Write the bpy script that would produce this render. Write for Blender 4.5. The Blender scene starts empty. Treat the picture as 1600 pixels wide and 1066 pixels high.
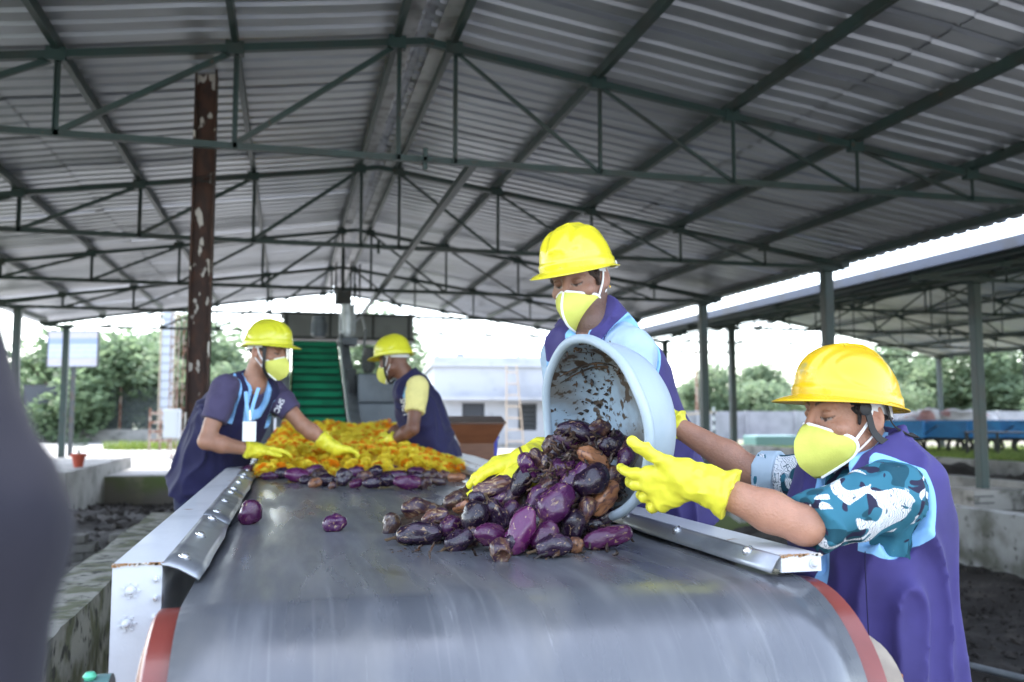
import bpy, bmesh, math, random
import numpy as np
from mathutils import Vector, Matrix, Quaternion, noise as mnoise
R = math.radians
rnd = random.Random(7)
S = bpy.context.scene
COL = S.collection

# ------------------------------------------------------------------ camera, sky, sun, exposure
CAM_Z, YAW, PIT, FPX = 1.15, R(14.2), R(4.85), 1380.0
cam = bpy.data.cameras.new("camera"); camo = bpy.data.objects.new("camera", cam); COL.objects.link(camo)
camo.location = (0, 0, CAM_Z); camo.rotation_euler = (math.pi / 2 + PIT, 0, -YAW)
cam.sensor_width = 36; cam.lens = 36 * FPX / 1600; cam.clip_start = .05; cam.clip_end = 3000
cam.dof.use_dof = True; cam.dof.focus_distance = 2.25; cam.dof.aperture_fstop = 3.0
S.camera = camo
SUN_EL, SUN_AZ = R(62), R(-22)            # azimuth from +Y towards +X
W = bpy.data.worlds.new("World"); S.world = W; W.use_nodes = True
wn = W.node_tree; wn.nodes.clear()
sky = wn.nodes.new("ShaderNodeTexSky"); sky.sky_type = 'NISHITA'; sky.sun_disc = False
sky.sun_elevation = SUN_EL; sky.sun_rotation = SUN_AZ; sky.air_density = 1.0; sky.dust_density = 1.5; sky.ozone_density = 1.0
hs = wn.nodes.new("ShaderNodeHueSaturation"); hs.inputs["Saturation"].default_value = .62
bg = wn.nodes.new("ShaderNodeBackground"); bg.inputs[1].default_value = .15
wo = wn.nodes.new("ShaderNodeOutputWorld")
wn.links.new(sky.outputs[0], hs.inputs["Color"]); wn.links.new(hs.outputs[0], bg.inputs[0]); wn.links.new(bg.outputs[0], wo.inputs[0])
sl = bpy.data.lights.new("sun", 'SUN'); sl.energy = 1.5; sl.angle = R(12); sl.color = (1, .96, .9)
so = bpy.data.objects.new("sun", sl); COL.objects.link(so)
sd = Vector((math.sin(SUN_AZ) * math.cos(SUN_EL), math.cos(SUN_AZ) * math.cos(SUN_EL), math.sin(SUN_EL)))
so.rotation_euler = (-sd).to_track_quat('-Z', 'Y').to_euler()
S.view_settings.view_transform = 'Standard'; S.view_settings.look = 'None'; S.view_settings.gamma = 1
S.view_settings.exposure = 2.95

# ------------------------------------------------------------------ helpers
def ray(u, v):
    cx = (u - 800) / FPX; up = (533 - v) / FPX
    f = math.cos(PIT) - up * math.sin(PIT); z = up * math.cos(PIT) + math.sin(PIT)
    return Vector((f * math.sin(YAW) + cx * math.cos(YAW), f * math.cos(YAW) - cx * math.sin(YAW), z))
def P(u, v, d=None, X=None, Y=None, Z=None):
    "point of the place seen at photo position (u, v), at a known distance or on a known plane"
    r = ray(u, v)
    s = d if d is not None else X / r.x if X is not None else Y / r.y if Y is not None else (Z - CAM_Z) / r.z
    return Vector((r.x * s, r.y * s, CAM_Z + r.z * s))

def lin(r, g, b):
    f = lambda c: (c / 255 / 12.92) if c <= 10 else ((c / 255 + .055) / 1.055) ** 2.4
    return (f(r), f(g), f(b))
MATS = {}
def mk(name, col, rough=.6, metal=0., col2=None, ns=4., thr=(.45, .62), det=6., bump=0., bs=60., coat=0., spec=.5,
       col3=None, ns3=12., thr3=(.6, .66), stretch=(1, 1, 1), rand=0., sss=0., rough2=None, emit=None, distort=0.):
    m = bpy.data.materials.new(name); MATS[name] = m; m.use_nodes = True
    t = m.node_tree; n = t.nodes; L = t.links; b = n["Principled BSDF"]
    b.inputs["Roughness"].default_value = rough; b.inputs["Metallic"].default_value = metal
    b.inputs["Specular IOR Level"].default_value = spec; b.inputs["Coat Weight"].default_value = coat
    b.inputs["Coat Roughness"].default_value = .12
    if sss:
        b.inputs["Subsurface Weight"].default_value = sss; b.inputs["Subsurface Radius"].default_value = (.012, .005, .003)
        b.inputs["Subsurface Scale"].default_value = 1
    tc = n.new("ShaderNodeTexCoord"); oi = n.new("ShaderNodeObjectInfo")
    mp = n.new("ShaderNodeVectorMath"); mp.operation = 'MULTIPLY_ADD'
    mp.inputs[1].default_value = stretch
    sc = n.new("ShaderNodeVectorMath"); sc.operation = 'SCALE'; sc.inputs[0].default_value = (31, 17, 23)
    L.new(oi.outputs["Random"], sc.inputs["Scale"]); L.new(tc.outputs["Object"], mp.inputs[0]); L.new(sc.outputs[0], mp.inputs[2])
    def noise(scale, d=det):
        x = n.new("ShaderNodeTexNoise"); x.inputs["Scale"].default_value = scale; x.inputs["Detail"].default_value = d
        x.inputs["Distortion"].default_value = distort
        L.new(mp.outputs[0], x.inputs["Vector"]); return x
    def ramp(src, a, c):
        x = n.new("ShaderNodeMapRange"); x.inputs["From Min"].default_value = a; x.inputs["From Max"].default_value = c
        x.interpolation_type = 'SMOOTHSTEP'
        L.new(src, x.inputs["Value"]); return x.outputs[0]
    def mix(f, a, c):
        x = n.new("ShaderNodeMix"); x.data_type = 'RGBA'
        if f is None: x.inputs[0].default_value = .5
        else: L.new(f, x.inputs[0])
        for i, k in ((6, a), (7, c)):
            if isinstance(k, tuple): x.inputs[i].default_value = (*k, 1)
            else: L.new(k, x.inputs[i])
        return x.outputs[2]
    c = col
    fac = None
    if col2 is not None:
        fac = ramp(noise(ns).outputs[0], *thr); c = mix(fac, c, col2)
        if rough2 is not None:
            rr = n.new("ShaderNodeMix"); rr.inputs[2].default_value = rough; rr.inputs[3].default_value = rough2
            L.new(fac, rr.inputs[0]); L.new(rr.outputs[0], b.inputs["Roughness"])
    if col3 is not None:
        c = mix(ramp(noise(ns3).outputs[0], *thr3), c, col3)
    if rand:
        h = n.new("ShaderNodeHueSaturation"); v = n.new("ShaderNodeMapRange")
        v.inputs["To Min"].default_value = 1 - rand; v.inputs["To Max"].default_value = 1 + rand
        L.new(oi.outputs["Random"], v.inputs["Value"]); L.new(v.outputs[0], h.inputs["Value"])
        if isinstance(c, tuple): h.inputs["Color"].default_value = (*c, 1)
        else: L.new(c, h.inputs["Color"])
        c = h.outputs[0]
    if isinstance(c, tuple): b.inputs["Base Color"].default_value = (*c, 1)
    else: L.new(c, b.inputs["Base Color"])
    if bump:
        bn = n.new("ShaderNodeBump"); bn.inputs["Strength"].default_value = bump; bn.inputs["Distance"].default_value = .01
        L.new(noise(bs, 5).outputs[0], bn.inputs["Height"]); L.new(bn.outputs[0], b.inputs["Normal"])
    return m

def link(o, parent=None):
    COL.objects.link(o)
    if parent is not None:
        o.parent = parent
    return o
def tag(o, label=None, cat=None, group=None, kind=None):
    for k, v in (("label", label), ("category", cat), ("group", group), ("kind", kind)):
        if v: o[k] = v
    return o
def empty(name, loc=(0, 0, 0), rz=0., label=None, cat=None, group=None):
    o = bpy.data.objects.new(name, None); COL.objects.link(o); o.location = loc; o.rotation_euler = (0, 0, rz)
    o.empty_display_size = .1
    return tag(o, label, cat, group)
class MB:
    "collects shapes of ONE part"
    def __init__(s): s.v = []; s.f = []
    def add(s, vs, fs):
        k = len(s.v); s.v += [tuple(a) for a in vs]; s.f += [tuple(i + k for i in f) for f in fs]; return s
    def box(s, c, d, rot=None):
        x, y, z = (a / 2 for a in d); M = rot or Matrix.Identity(3)
        vs = [Vector(c) + M @ Vector((i * x, j * y, k * z)) for k in (-1, 1) for j in (-1, 1) for i in (-1, 1)]
        return s.add(vs, [(0, 2, 3, 1), (4, 5, 7, 6), (0, 1, 5, 4), (2, 6, 7, 3), (0, 4, 6, 2), (1, 3, 7, 5)])
    def lohi(s, a, b):
        a, b = Vector(a), Vector(b); return s.box((a + b) / 2, [abs(q) for q in (b - a)])
    def bar(s, a, b, w, h, up=(0, 0, 1)):
        a, b = Vector(a), Vector(b); d = (b - a); l = d.length; d.normalize()
        u = Vector(up); x = d.cross(u)
        if x.length < 1e-3: x = d.cross(Vector((0, 1, 0)))
        x.normalize(); u = x.cross(d)
        return s.box((a + b) / 2, (w, l, h), Matrix((x, d, u)).transposed())
    def angle(s, a, b, w, t=.006, flip=1):
        "L-section steel"
        a, b = Vector(a), Vector(b); d = (b - a).normalized(); u = Vector((0, 0, 1)); x = d.cross(u)
        if x.length < 1e-3: x = Vector((1, 0, 0))
        x.normalize(); u = x.cross(d)
        s.bar(a + u * w / 2, b + u * w / 2, t, w); return s.bar(a + x * w / 2 * flip, b + x * w / 2 * flip, w - t, t)
    def tube(s, pts, rad, seg=10, cap=True, closed=False):
        pts = [Vector(p) for p in pts]; n = len(pts)
        rad = rad if isinstance(rad, (list, tuple)) else [rad] * n
        k0 = len(s.v); prev = None
        for i, p in enumerate(pts):
            d = (pts[(i + 1) % n] - pts[i - 1]) if closed else pts[min(i + 1, n - 1)] - pts[max(i - 1, 0)]
            d.normalize()
            x = (prev - d * prev.dot(d)) if prev is not None else d.orthogonal()
            x.normalize(); prev = x; y = d.cross(x)
            for j in range(seg):
                a = 2 * math.pi * j / seg; s.v.append(tuple(p + (x * math.cos(a) + y * math.sin(a)) * rad[i]))
        for i in range(n if closed else n - 1):
            for j in range(seg):
                a = k0 + i * seg; c = k0 + ((i + 1) % n) * seg
                s.f.append((a + j, a + (j + 1) % seg, c + (j + 1) % seg, c + j))
        if cap and not closed:
            s.f.append(tuple(k0 + j for j in reversed(range(seg)))); s.f.append(tuple(k0 + (n - 1) * seg + j for j in range(seg)))
        return s
    def lathe(s, prof, seg=24, M=None):
        "profile [(r, z)] turned round z"
        M = M or Matrix.Identity(4); k0 = len(s.v)
        for r, z in prof:
            for j in range(seg):
                a = 2 * math.pi * j / seg; s.v.append(tuple(M @ Vector((r * math.cos(a), r * math.sin(a), z))))
        for i in range(len(prof) - 1):
            for j in range(seg):
                a = k0 + i * seg; c = a + seg; s.f.append((a + j, a + (j + 1) % seg, c + (j + 1) % seg, c + j))
        return s
    def mesh(s, name, mat=None, smooth=False, bevel=0):
        me = bpy.data.meshes.new(name); me.from_pydata(s.v, [], s.f)
        if mat: me.materials.append(MATS[mat] if isinstance(mat, str) else mat)
        if bevel:
            bm = bmesh.new(); bm.from_mesh(me)
            bmesh.ops.bevel(bm, geom=[e for e in bm.edges if e.is_manifold and e.calc_face_angle(0) > .5], offset=bevel, segments=2, affect='EDGES', profile=.6)
            bm.to_mesh(me); bm.free()
        if smooth:
            me.shade_smooth()
            if smooth != 'full': me.set_sharp_from_angle(angle=R(38))
        me.update(); return me
    def build(s, name, mat, parent=None, smooth=False, bevel=0, loc=None):
        me = s.mesh(name, mat, smooth, bevel); o = bpy.data.objects.new(name, me); link(o, parent)
        if loc is not None: o.location = loc
        return o
def obj(name, me, parent=None, loc=None, rot=None, scale=None):
    o = bpy.data.objects.new(name, me); link(o, parent)
    if loc is not None: o.location = loc
    if rot is not None: o.rotation_euler = rot
    if scale is not None: o.scale = (scale,) * 3 if isinstance(scale, (int, float)) else scale
    return o

# ------------------------------------------------------------------ materials of the setting
mk("green_steel", (.014, .036, .034), .45, .0, col2=(.022, .030, .027), ns=3, thr=(.4, .7), col3=(.05, .03, .02), ns3=14, thr3=(.66, .74), bump=.1, bs=40)
mk("dark_steel", (.03, .035, .036), .5, .2, col2=(.05, .035, .028), ns=6, thr=(.5, .7))
mk("roof_sheet", (.38, .40, .44), .36, .5, col2=(.29, .305, .335), ns=1.3, thr=(.35, .7), col3=(.22, .22, .23), ns3=2.2, thr3=(.60, .8), stretch=(.35, 2.2, 1), rand=.12)
mk("ridge_sheet", (.42, .43, .45), .5, .4, col2=(.25, .25, .26), ns=5)
mk("blue_edge", (.018, .028, .055), .5, .1, col2=(.014, .018, .03), ns=2)
mk("rusty_column", (.034, .016, .012), .75, 0, col2=(.062, .026, .016), ns=9, thr=(.42, .66), col3=(.5, .47, .43), ns3=5.5, thr3=(.60, .625), bump=.35, bs=60, stretch=(1.8, 1.8, .8))
mk("concrete", (.30, .29, .27), .9, 0, col2=(.17, .165, .15), ns=2.2, thr=(.4, .7), col3=(.09, .09, .075), ns3=5, thr3=(.56, .74), bump=.35, bs=35)
mk("stained_concrete", (.36, .36, .35), .9, 0, col2=(.11, .11, .085), ns=1.6, thr=(.42, .6), col3=(.05, .05, .04), ns3=7, thr3=(.58, .7), bump=.4, bs=30)
mk("mossy_concrete", (.30, .29, .25), .95, 0, col2=(.12, .125, .07), ns=6, thr=(.42, .6), col3=(.05, .05, .04), ns3=14, thr3=(.52, .66), bump=.8, bs=26)
mk("paving", (.30, .295, .285), .85, 0, col2=(.23, .225, .215), ns=.9, thr=(.4, .7), col3=(.15, .145, .13), ns3=3, thr3=(.6, .75), bump=.12, bs=20)
mk("wet_floor", (.16, .15, .13), .38, 0, col2=(.08, .075, .065), ns=1.1, thr=(.4, .65), rough2=.75, bump=.15, bs=14)
mk("soil", (.14, .125, .105), .95, 0, col2=(.10, .13, .045), ns=.35, thr=(.45, .55), col3=(.2, .18, .12), ns3=1.2, thr3=(.6, .7), bump=.5, bs=6)
mk("compost", (.022, .018, .015), .95, 0, col2=(.055, .046, .038), ns=5, thr=(.5, .7), col3=(.1, .085, .07), ns3=38, thr3=(.63, .7), bump=1., bs=22)
mk("brick_grey", (.13, .125, .115), .9, 0, col2=(.075, .07, .06), ns=7, thr=(.4, .65), bump=.5, bs=50, rand=.3)
mk("white_wall", (.43, .44, .465), .85, 0, col2=(.34, .35, .375), ns=1.0, thr=(.45, .75), col3=(.2, .205, .225), ns3=1.7, thr3=(.62, .8), bump=.1, bs=12)
mk("wall_grey", (.27, .27, .30), .85, 0, col2=(.20, .20, .225), ns=1.4, thr=(.4, .7))
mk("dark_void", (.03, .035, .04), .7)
mk("wood_pole", (.42, .33, .24), .8)
mk("brown_laminate", (.18, .065, .028), .38, 0, col2=(.15, .052, .022), ns=6, stretch=(1, 1, 8))
mk("brown_edge", (.08, .035, .02), .5)
mk("blue_plastic", (.03, .06, .55), .4)
mk("grey_machine", (.10, .12, .145), .45, .3, col2=(.06, .07, .085), ns=3, thr=(.4, .7), col3=(.2, .2, .2), ns3=20, thr3=(.7, .76))
mk("grey_panel", (.20, .215, .22), .6, .2, col2=(.16, .17, .175), ns=1.5)
mk("galvanised", (.42, .45, .48), .4, .7, col2=(.33, .36, .39), ns=8)
mk("green_belt", (.008, .22, .11), .5, 0, col2=(.006, .16, .08), ns=4)
mk("green_belt_dark", (.003, .028, .018), .7)
mk("white_paint", (.56, .58, .61), .42, 0, col2=(.44, .46, .49), ns=5, thr=(.45, .75), col3=(.28, .15, .07), ns3=11, thr3=(.69, .73), bump=.12, bs=40, coat=.1)
mk("rust_edge", (.34, .19, .09), .8, 0, col2=(.6, .56, .5), ns=30, thr=(.45, .6))
mk("skirt_steel", (.40, .42, .45), .33, .75, col2=(.22, .23, .25), ns=7, thr=(.45, .7), rough2=.5, stretch=(1, .5, 1), bump=.05, bs=30)
mk("bolt_steel", (.7, .7, .72), .25, .9)
mk("drum_red", (.19, .038, .028), .32, 0, col2=(.15, .03, .02), ns=5, coat=.25, bump=.05, bs=30)
mk("bearing_grey", (.33, .28, .22), .7, .2, col2=(.24, .2, .16), ns=10, bump=.2, bs=40)
mk("orange_rust", (.45, .18, .05), .7, 0, col2=(.3, .11, .04), ns=25)
mk("teal_paint", (.10, .20, .19), .45); mk("mint_paint", (.10, .55, .33), .4)
mk("bark", (.06, .045, .033), .95, 0, col2=(.1, .08, .06), ns=9, bump=.6, bs=25)
mk("sack_white", (.48, .46, .46), .7, 0, col2=(.42, .22, .21), ns=1.4, thr=(.58, .62), bump=.4, bs=9)
mk("cart_blue", (.03, .22, .50), .5, 0, col2=(.03, .16, .38), ns=2, rand=.2)
mk("terracotta", (.36, .06, .03), .7); mk("plant_soil", (.05, .04, .03), .9)
mk("box_white", (.40, .43, .45), .4); mk("tower_white", (.36, .39, .44), .5, .2)
mk("rust_pole", (.33, .26, .21), .8, .1, col2=(.16, .07, .04), ns=5, thr=(.42, .6))
mk("gate_dark", (.045, .05, .06), .6, .2)
def leafmat(name, c1, c2):
    m = mk(name, c1, .55, 0, spec=.3)
    n = m.node_tree.nodes; L = m.node_tree.links; b = n["Principled BSDF"]
    g = n.new("ShaderNodeNewGeometry"); x = n.new("ShaderNodeMix"); x.data_type = 'RGBA'
    x.inputs[6].default_value = (*c1, 1); x.inputs[7].default_value = (*c2, 1)
    L.new(g.outputs["Random Per Island"], x.inputs[0]); L.new(x.outputs[2], b.inputs["Base Color"])
    tr = n.new("ShaderNodeBsdfTranslucent"); L.new(x.outputs[2], tr.inputs[0])
    ms = n.new("ShaderNodeMixShader"); ms.inputs[0].default_value = .55
    L.new(b.outputs[0], ms.inputs[1]); L.new(tr.outputs[0], ms.inputs[2]); L.new(ms.outputs[0], n["Material Output"].inputs[0])
leafmat("leaf", (.11, .165, .095), (.205, .28, .155))  # leaf tones lightened, distant haze put into the colour
leafmat("leaf_pale", (.145, .21, .125), (.235, .30, .185))  # haze lightening in this paler leaf colour too
leafmat("grass_blade", (.08, .14, .02), (.20, .24, .06))

# ------------------------------------------------------------------ ground
def sheet(name, xs, ys, zf, mat, parent=None, kind=None, smooth=True):
    vs = [(x, y, zf(x, y)) for y in ys for x in xs]; nx = len(xs)
    fs = [(j * nx + i, j * nx + i + 1, (j + 1) * nx + i + 1, (j + 1) * nx + i) for j in range(len(ys) - 1) for i in range(nx - 1)]
    m = MB(); m.v = vs; m.f = fs
    o = m.build(name, mat, parent, smooth='full' if smooth else False)
    if kind: o["kind"] = kind
    return o
def spaced(a, b, step): return list(np.linspace(a, b, max(2, int(round((b - a) / step)) + 1)))
EPS = .02
def ground_z(x, y):
    if -5.3 < x < 6.78 and -8 < y < 18.3: return -.75
    if 6.78 <= x < 10.25 and -8 < y < 40: return -.17
    if 10.25 <= x < 13.2 and -8 < y < 40: return -.1
    return -.006
gx = [-900, -300, -120, -60, -30, -15] + spaced(-8, -5.32, 1) + [-5.3 + EPS] + spaced(-4, 6, 2) + [6.76, 6.8] + spaced(7.5, 10.2, 1) + [10.23, 10.27, 11.5, 13.18, 13.22, 15, 20, 30, 60, 120, 300, 900]
gy = [-900, -200, -50, -15, -8.02, -7.98] + spaced(-5, 18, 2) + [18.28, 18.32, 22, 28, 34, 39.98, 40.02, 60, 120, 300, 900, 2500]
sheet("ground", gx, gy, ground_z, "soil", kind="structure", smooth=False)
def fbm(x, y, s, o=4): return mnoise.fractal(Vector((x * s, y * s, 3.1)), 1., 2., o)
def compost_left(x, y):
    z = -.52 + .10 * fbm(x, y, .6) + .05 * fbm(x, y, 3)
    z += .36 * math.exp(-((y - 13.2) / 2.6) ** 2) * (.8 + .5 * fbm(x, y, .4)) * (1 if x < -.6 else .4)
    return z
sheet("compost_pit", spaced(-5.25, -.8, .09), spaced(4.5, 18.25, .1), compost_left, "compost", kind="stuff")
bpy.data.objects["compost_pit"]["label"] = "dark compost heaped in the pit behind the grey bricks"
def compost_right(x, y):
    d = max(0, x - 5.5) / 1.2
    return -.58 + .13 * (1 - min(1, max(0, (x - 1.9) / .8))) + .06 * fbm(x, y, .7) + .05 * fbm(x + 9, y, 2.4, 5) + .03 * abs(fbm(x, y + 4, 9, 2)) + .14 * d * d
o = sheet("compost_bed", spaced(1.25, 6.77, .045), spaced(.2, 12., .06), compost_right, "compost", kind="stuff")
o["label"] = "dark crumbly compost bed below the stained wall"
# clods lying on the compost
def clods(name, n, area, zf, sizes, mat, label):
    m = MB(); r = random.Random(3)
    for i in range(n):
        x = r.uniform(area[0], area[1]); y = r.uniform(area[2], area[3]); s = r.uniform(*sizes) * (1 if r.random() < .9 else 2)
        c = Vector((x, y, zf(x, y) + s * .2)); q = Matrix.Rotation(r.uniform(0, 6), 3, Vector((r.random(), r.random(), 1)))
        vs = [c + q @ Vector(p) * s * r.uniform(.6, 1.1) for p in ((1, 0, 0), (-1, .1, 0), (0, 1, .1), (.1, -1, 0), (0, 0, .7), (0, .1, -.7))]
        m.add(vs, [(0, 2, 4), (2, 1, 4), (1, 3, 4), (3, 0, 4), (2, 0, 5), (1, 2, 5), (3, 1, 5), (0, 3, 5)])
    return tag(m.build(name, mat), label, "compost clods", kind="stuff")
clods("compost_clods", 5200, (1.6, 6.7, .8, 9), compost_right, (.008, .03), "compost", "loose clods and straw bits strewn over the right-hand compost")
clods("pit_clods", 2500, (-5, -.85, 6, 18), compost_left, (.015, .05), "compost", "loose clods lying in the pit on the left")
# paved yard
m = MB()
for i in range(9):
    for j in range(7):
        m.lohi((-24 + i * 3.0, 18.32 + j * 3.4, -.12), (-24 + i * 3.0 + 2.985, 18.32 + j * 3.4 + 3.385, .012 + .003 * ((i + j) % 2)))
o = m.build("yard_pavement", "paving"); o["kind"] = "structure"
m = MB()
for i in range(8):
    for j in range(7): m.lohi((-12 + i * 3., -20.6 + j * 3., -.9), (-9.015 + i * 3., -17.615 + j * 3., .004 + .003 * ((i + j) % 2)))
o = m.build("front_bounce_paving", "paving"); o["kind"] = "structure"  # unseen paving behind the camera, added to bounce fill light forward
o = MB().lohi((3.05, 16.5, -.2), (12, 31.2, .008)).build("yard_path", "paving"); o["kind"] = "structure"
o = MB().lohi((-.72, .42, -.8), (1.14, 14, -.002)).lohi((1.14, 2.38, -.8), (2.7, 14, -.002)).build("walkway", "concrete"); o["kind"] = "structure"
o = MB().lohi((7.02, -8, -.5), (10.2, 40, -.15)).build("wet_walkway", "wet_floor"); o["kind"] = "structure"

# ------------------------------------------------------------------ low walls
def wall(name, lo, hi, mat, label, seg=.25, wob=.012):
    "a rough low wall: subdivided box with uneven faces"
    bm = bmesh.new(); lo, hi = Vector(lo), Vector(hi); d = hi - lo; n = [max(1, int(round(a / seg))) for a in d]
    bmesh.ops.create_cube(bm, size=1)
    bm.free(); m = MB(); idx = {}
    def V(i, j, k):
        if (i, j, k) not in idx:
            p = Vector((lo.x + d.x * i / n[0], lo.y + d.y * j / n[1], lo.z + d.z * k / n[2]))
            p += mnoise.noise_vector(p * 2.3) * wob + mnoise.noise_vector(p * 9) * wob * .4
            idx[(i, j, k)] = len(m.v); m.v.append(tuple(p))
        return idx[(i, j, k)]
    for a in range(3):
        b, c = (a + 1) % 3, (a + 2) % 3
        for side in (0, n[a]):
            for i in range(n[b]):
                for j in range(n[c]):
                    q = []
                    for (s, t) in ((0, 0), (1, 0), (1, 1), (0, 1)):
                        e = [0, 0, 0]; e[a] = side; e[b] = i + s; e[c] = j + t; q.append(V(*e))
                    m.f.append(tuple(q if side else q[::-1]))
    return tag(m.build(name, mat, smooth=True), label, "low wall")
wall("pit_wall", (6.78, .5, -.8), (7.0, 16.2, .2), "stained_concrete", "stained low concrete wall behind the worker in the patterned shirt", .12, .012)
wall("mossy_wall", (-.98, .6, -.8), (-.74, 7.2, .42), "mossy_concrete", "mossy weathered concrete wall beside the conveyor's near end", .06, .014)
wall("middle_wall", (10.25, 5, -.3), (10.5, 30, .2), "concrete", "dark low wall behind the grey footing block", .3)
wall("far_wall", (13.0, 8, -.2), (13.25, 36, .3), "concrete", "low concrete kerb wall before the blue carts", .4)
w = wall("column_wall", (-5.5, 15.2, -.8), (-3.35, 21.3, .26), "concrete", "low concrete wall carrying the green post and flower pot", .25)
def mound(name, c, r, h, label, seed):
    n = 22; m = MB()
    for i in range(n + 1):
        for j in range(n + 1):
            x, y = (i / n * 2 - 1), (j / n * 2 - 1); q = max(0, 1 - (x * x + y * y))
            z = h * q ** .8 * (1 + .7 * mnoise.noise(Vector((x * 3 + seed, y * 3, 1)))) + .06 * mnoise.noise(Vector((x * 9 + seed, y * 9, 2)))
            m.v.append((c[0] + x * r[0], c[1] + y * r[1], c[2] + max(-.03, z if q > 0 else -.03)))
    for i in range(n):
        for j in range(n):
            a = i * (n + 1) + j; m.f.append((a, a + n + 1, a + n + 2, a + 1))
    o = m.build(name, "compost", smooth='full'); return tag(o, label, "compost heap", "compost heaps beyond the pit wall", "thing")
mound("compost_heap", (11.5, 14.3, -.1), (1.1, 1.6, 0), .42, "low dark compost heap left of the neighbouring shed's thick post", 1)
mound("compost_heap", (11.3, 11.6, -.1), (.8, 1.3, 0), .3, "flat dark compost heap right behind the grey footing block", 5)
mound("compost_heap", (14.8, 13.6, 0), (1.1, 1.6, 0), .6, "dark compost heap at the far right beyond the kerb wall", 9)
# stacked bricks in the pit
bk = MB().lohi((-.115, -.055, -.04), (.115, .055, .04)).mesh("brick", "brick_grey", bevel=.008)
for row, (y, n, label) in enumerate(((10.0, 4, "longer stack of old grey bricks in the pit, farther row"), (8.35, 3, "nearer stack of old grey bricks beside the mossy wall"))):
    st = empty("brick_stack", (-2.2, y, -.5), 0, label, "brick stack", "brick stacks in the pit")
    for k in range(5 - row):
        for i in range(14):
            if rnd.random() < .10 + .03 * k: continue
            x = -1.55 + i * .235 + (.11 if k % 2 else 0) + rnd.uniform(-.012, .012)
            if x > 1.35: continue
            for dy in (0, .13):
                obj("brick", bk, st, (x, dy + rnd.uniform(-.02, .02), .04 + k * .088), (rnd.uniform(-.03, .03), rnd.uniform(-.03, .03), rnd.uniform(-.08, .08)))
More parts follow.
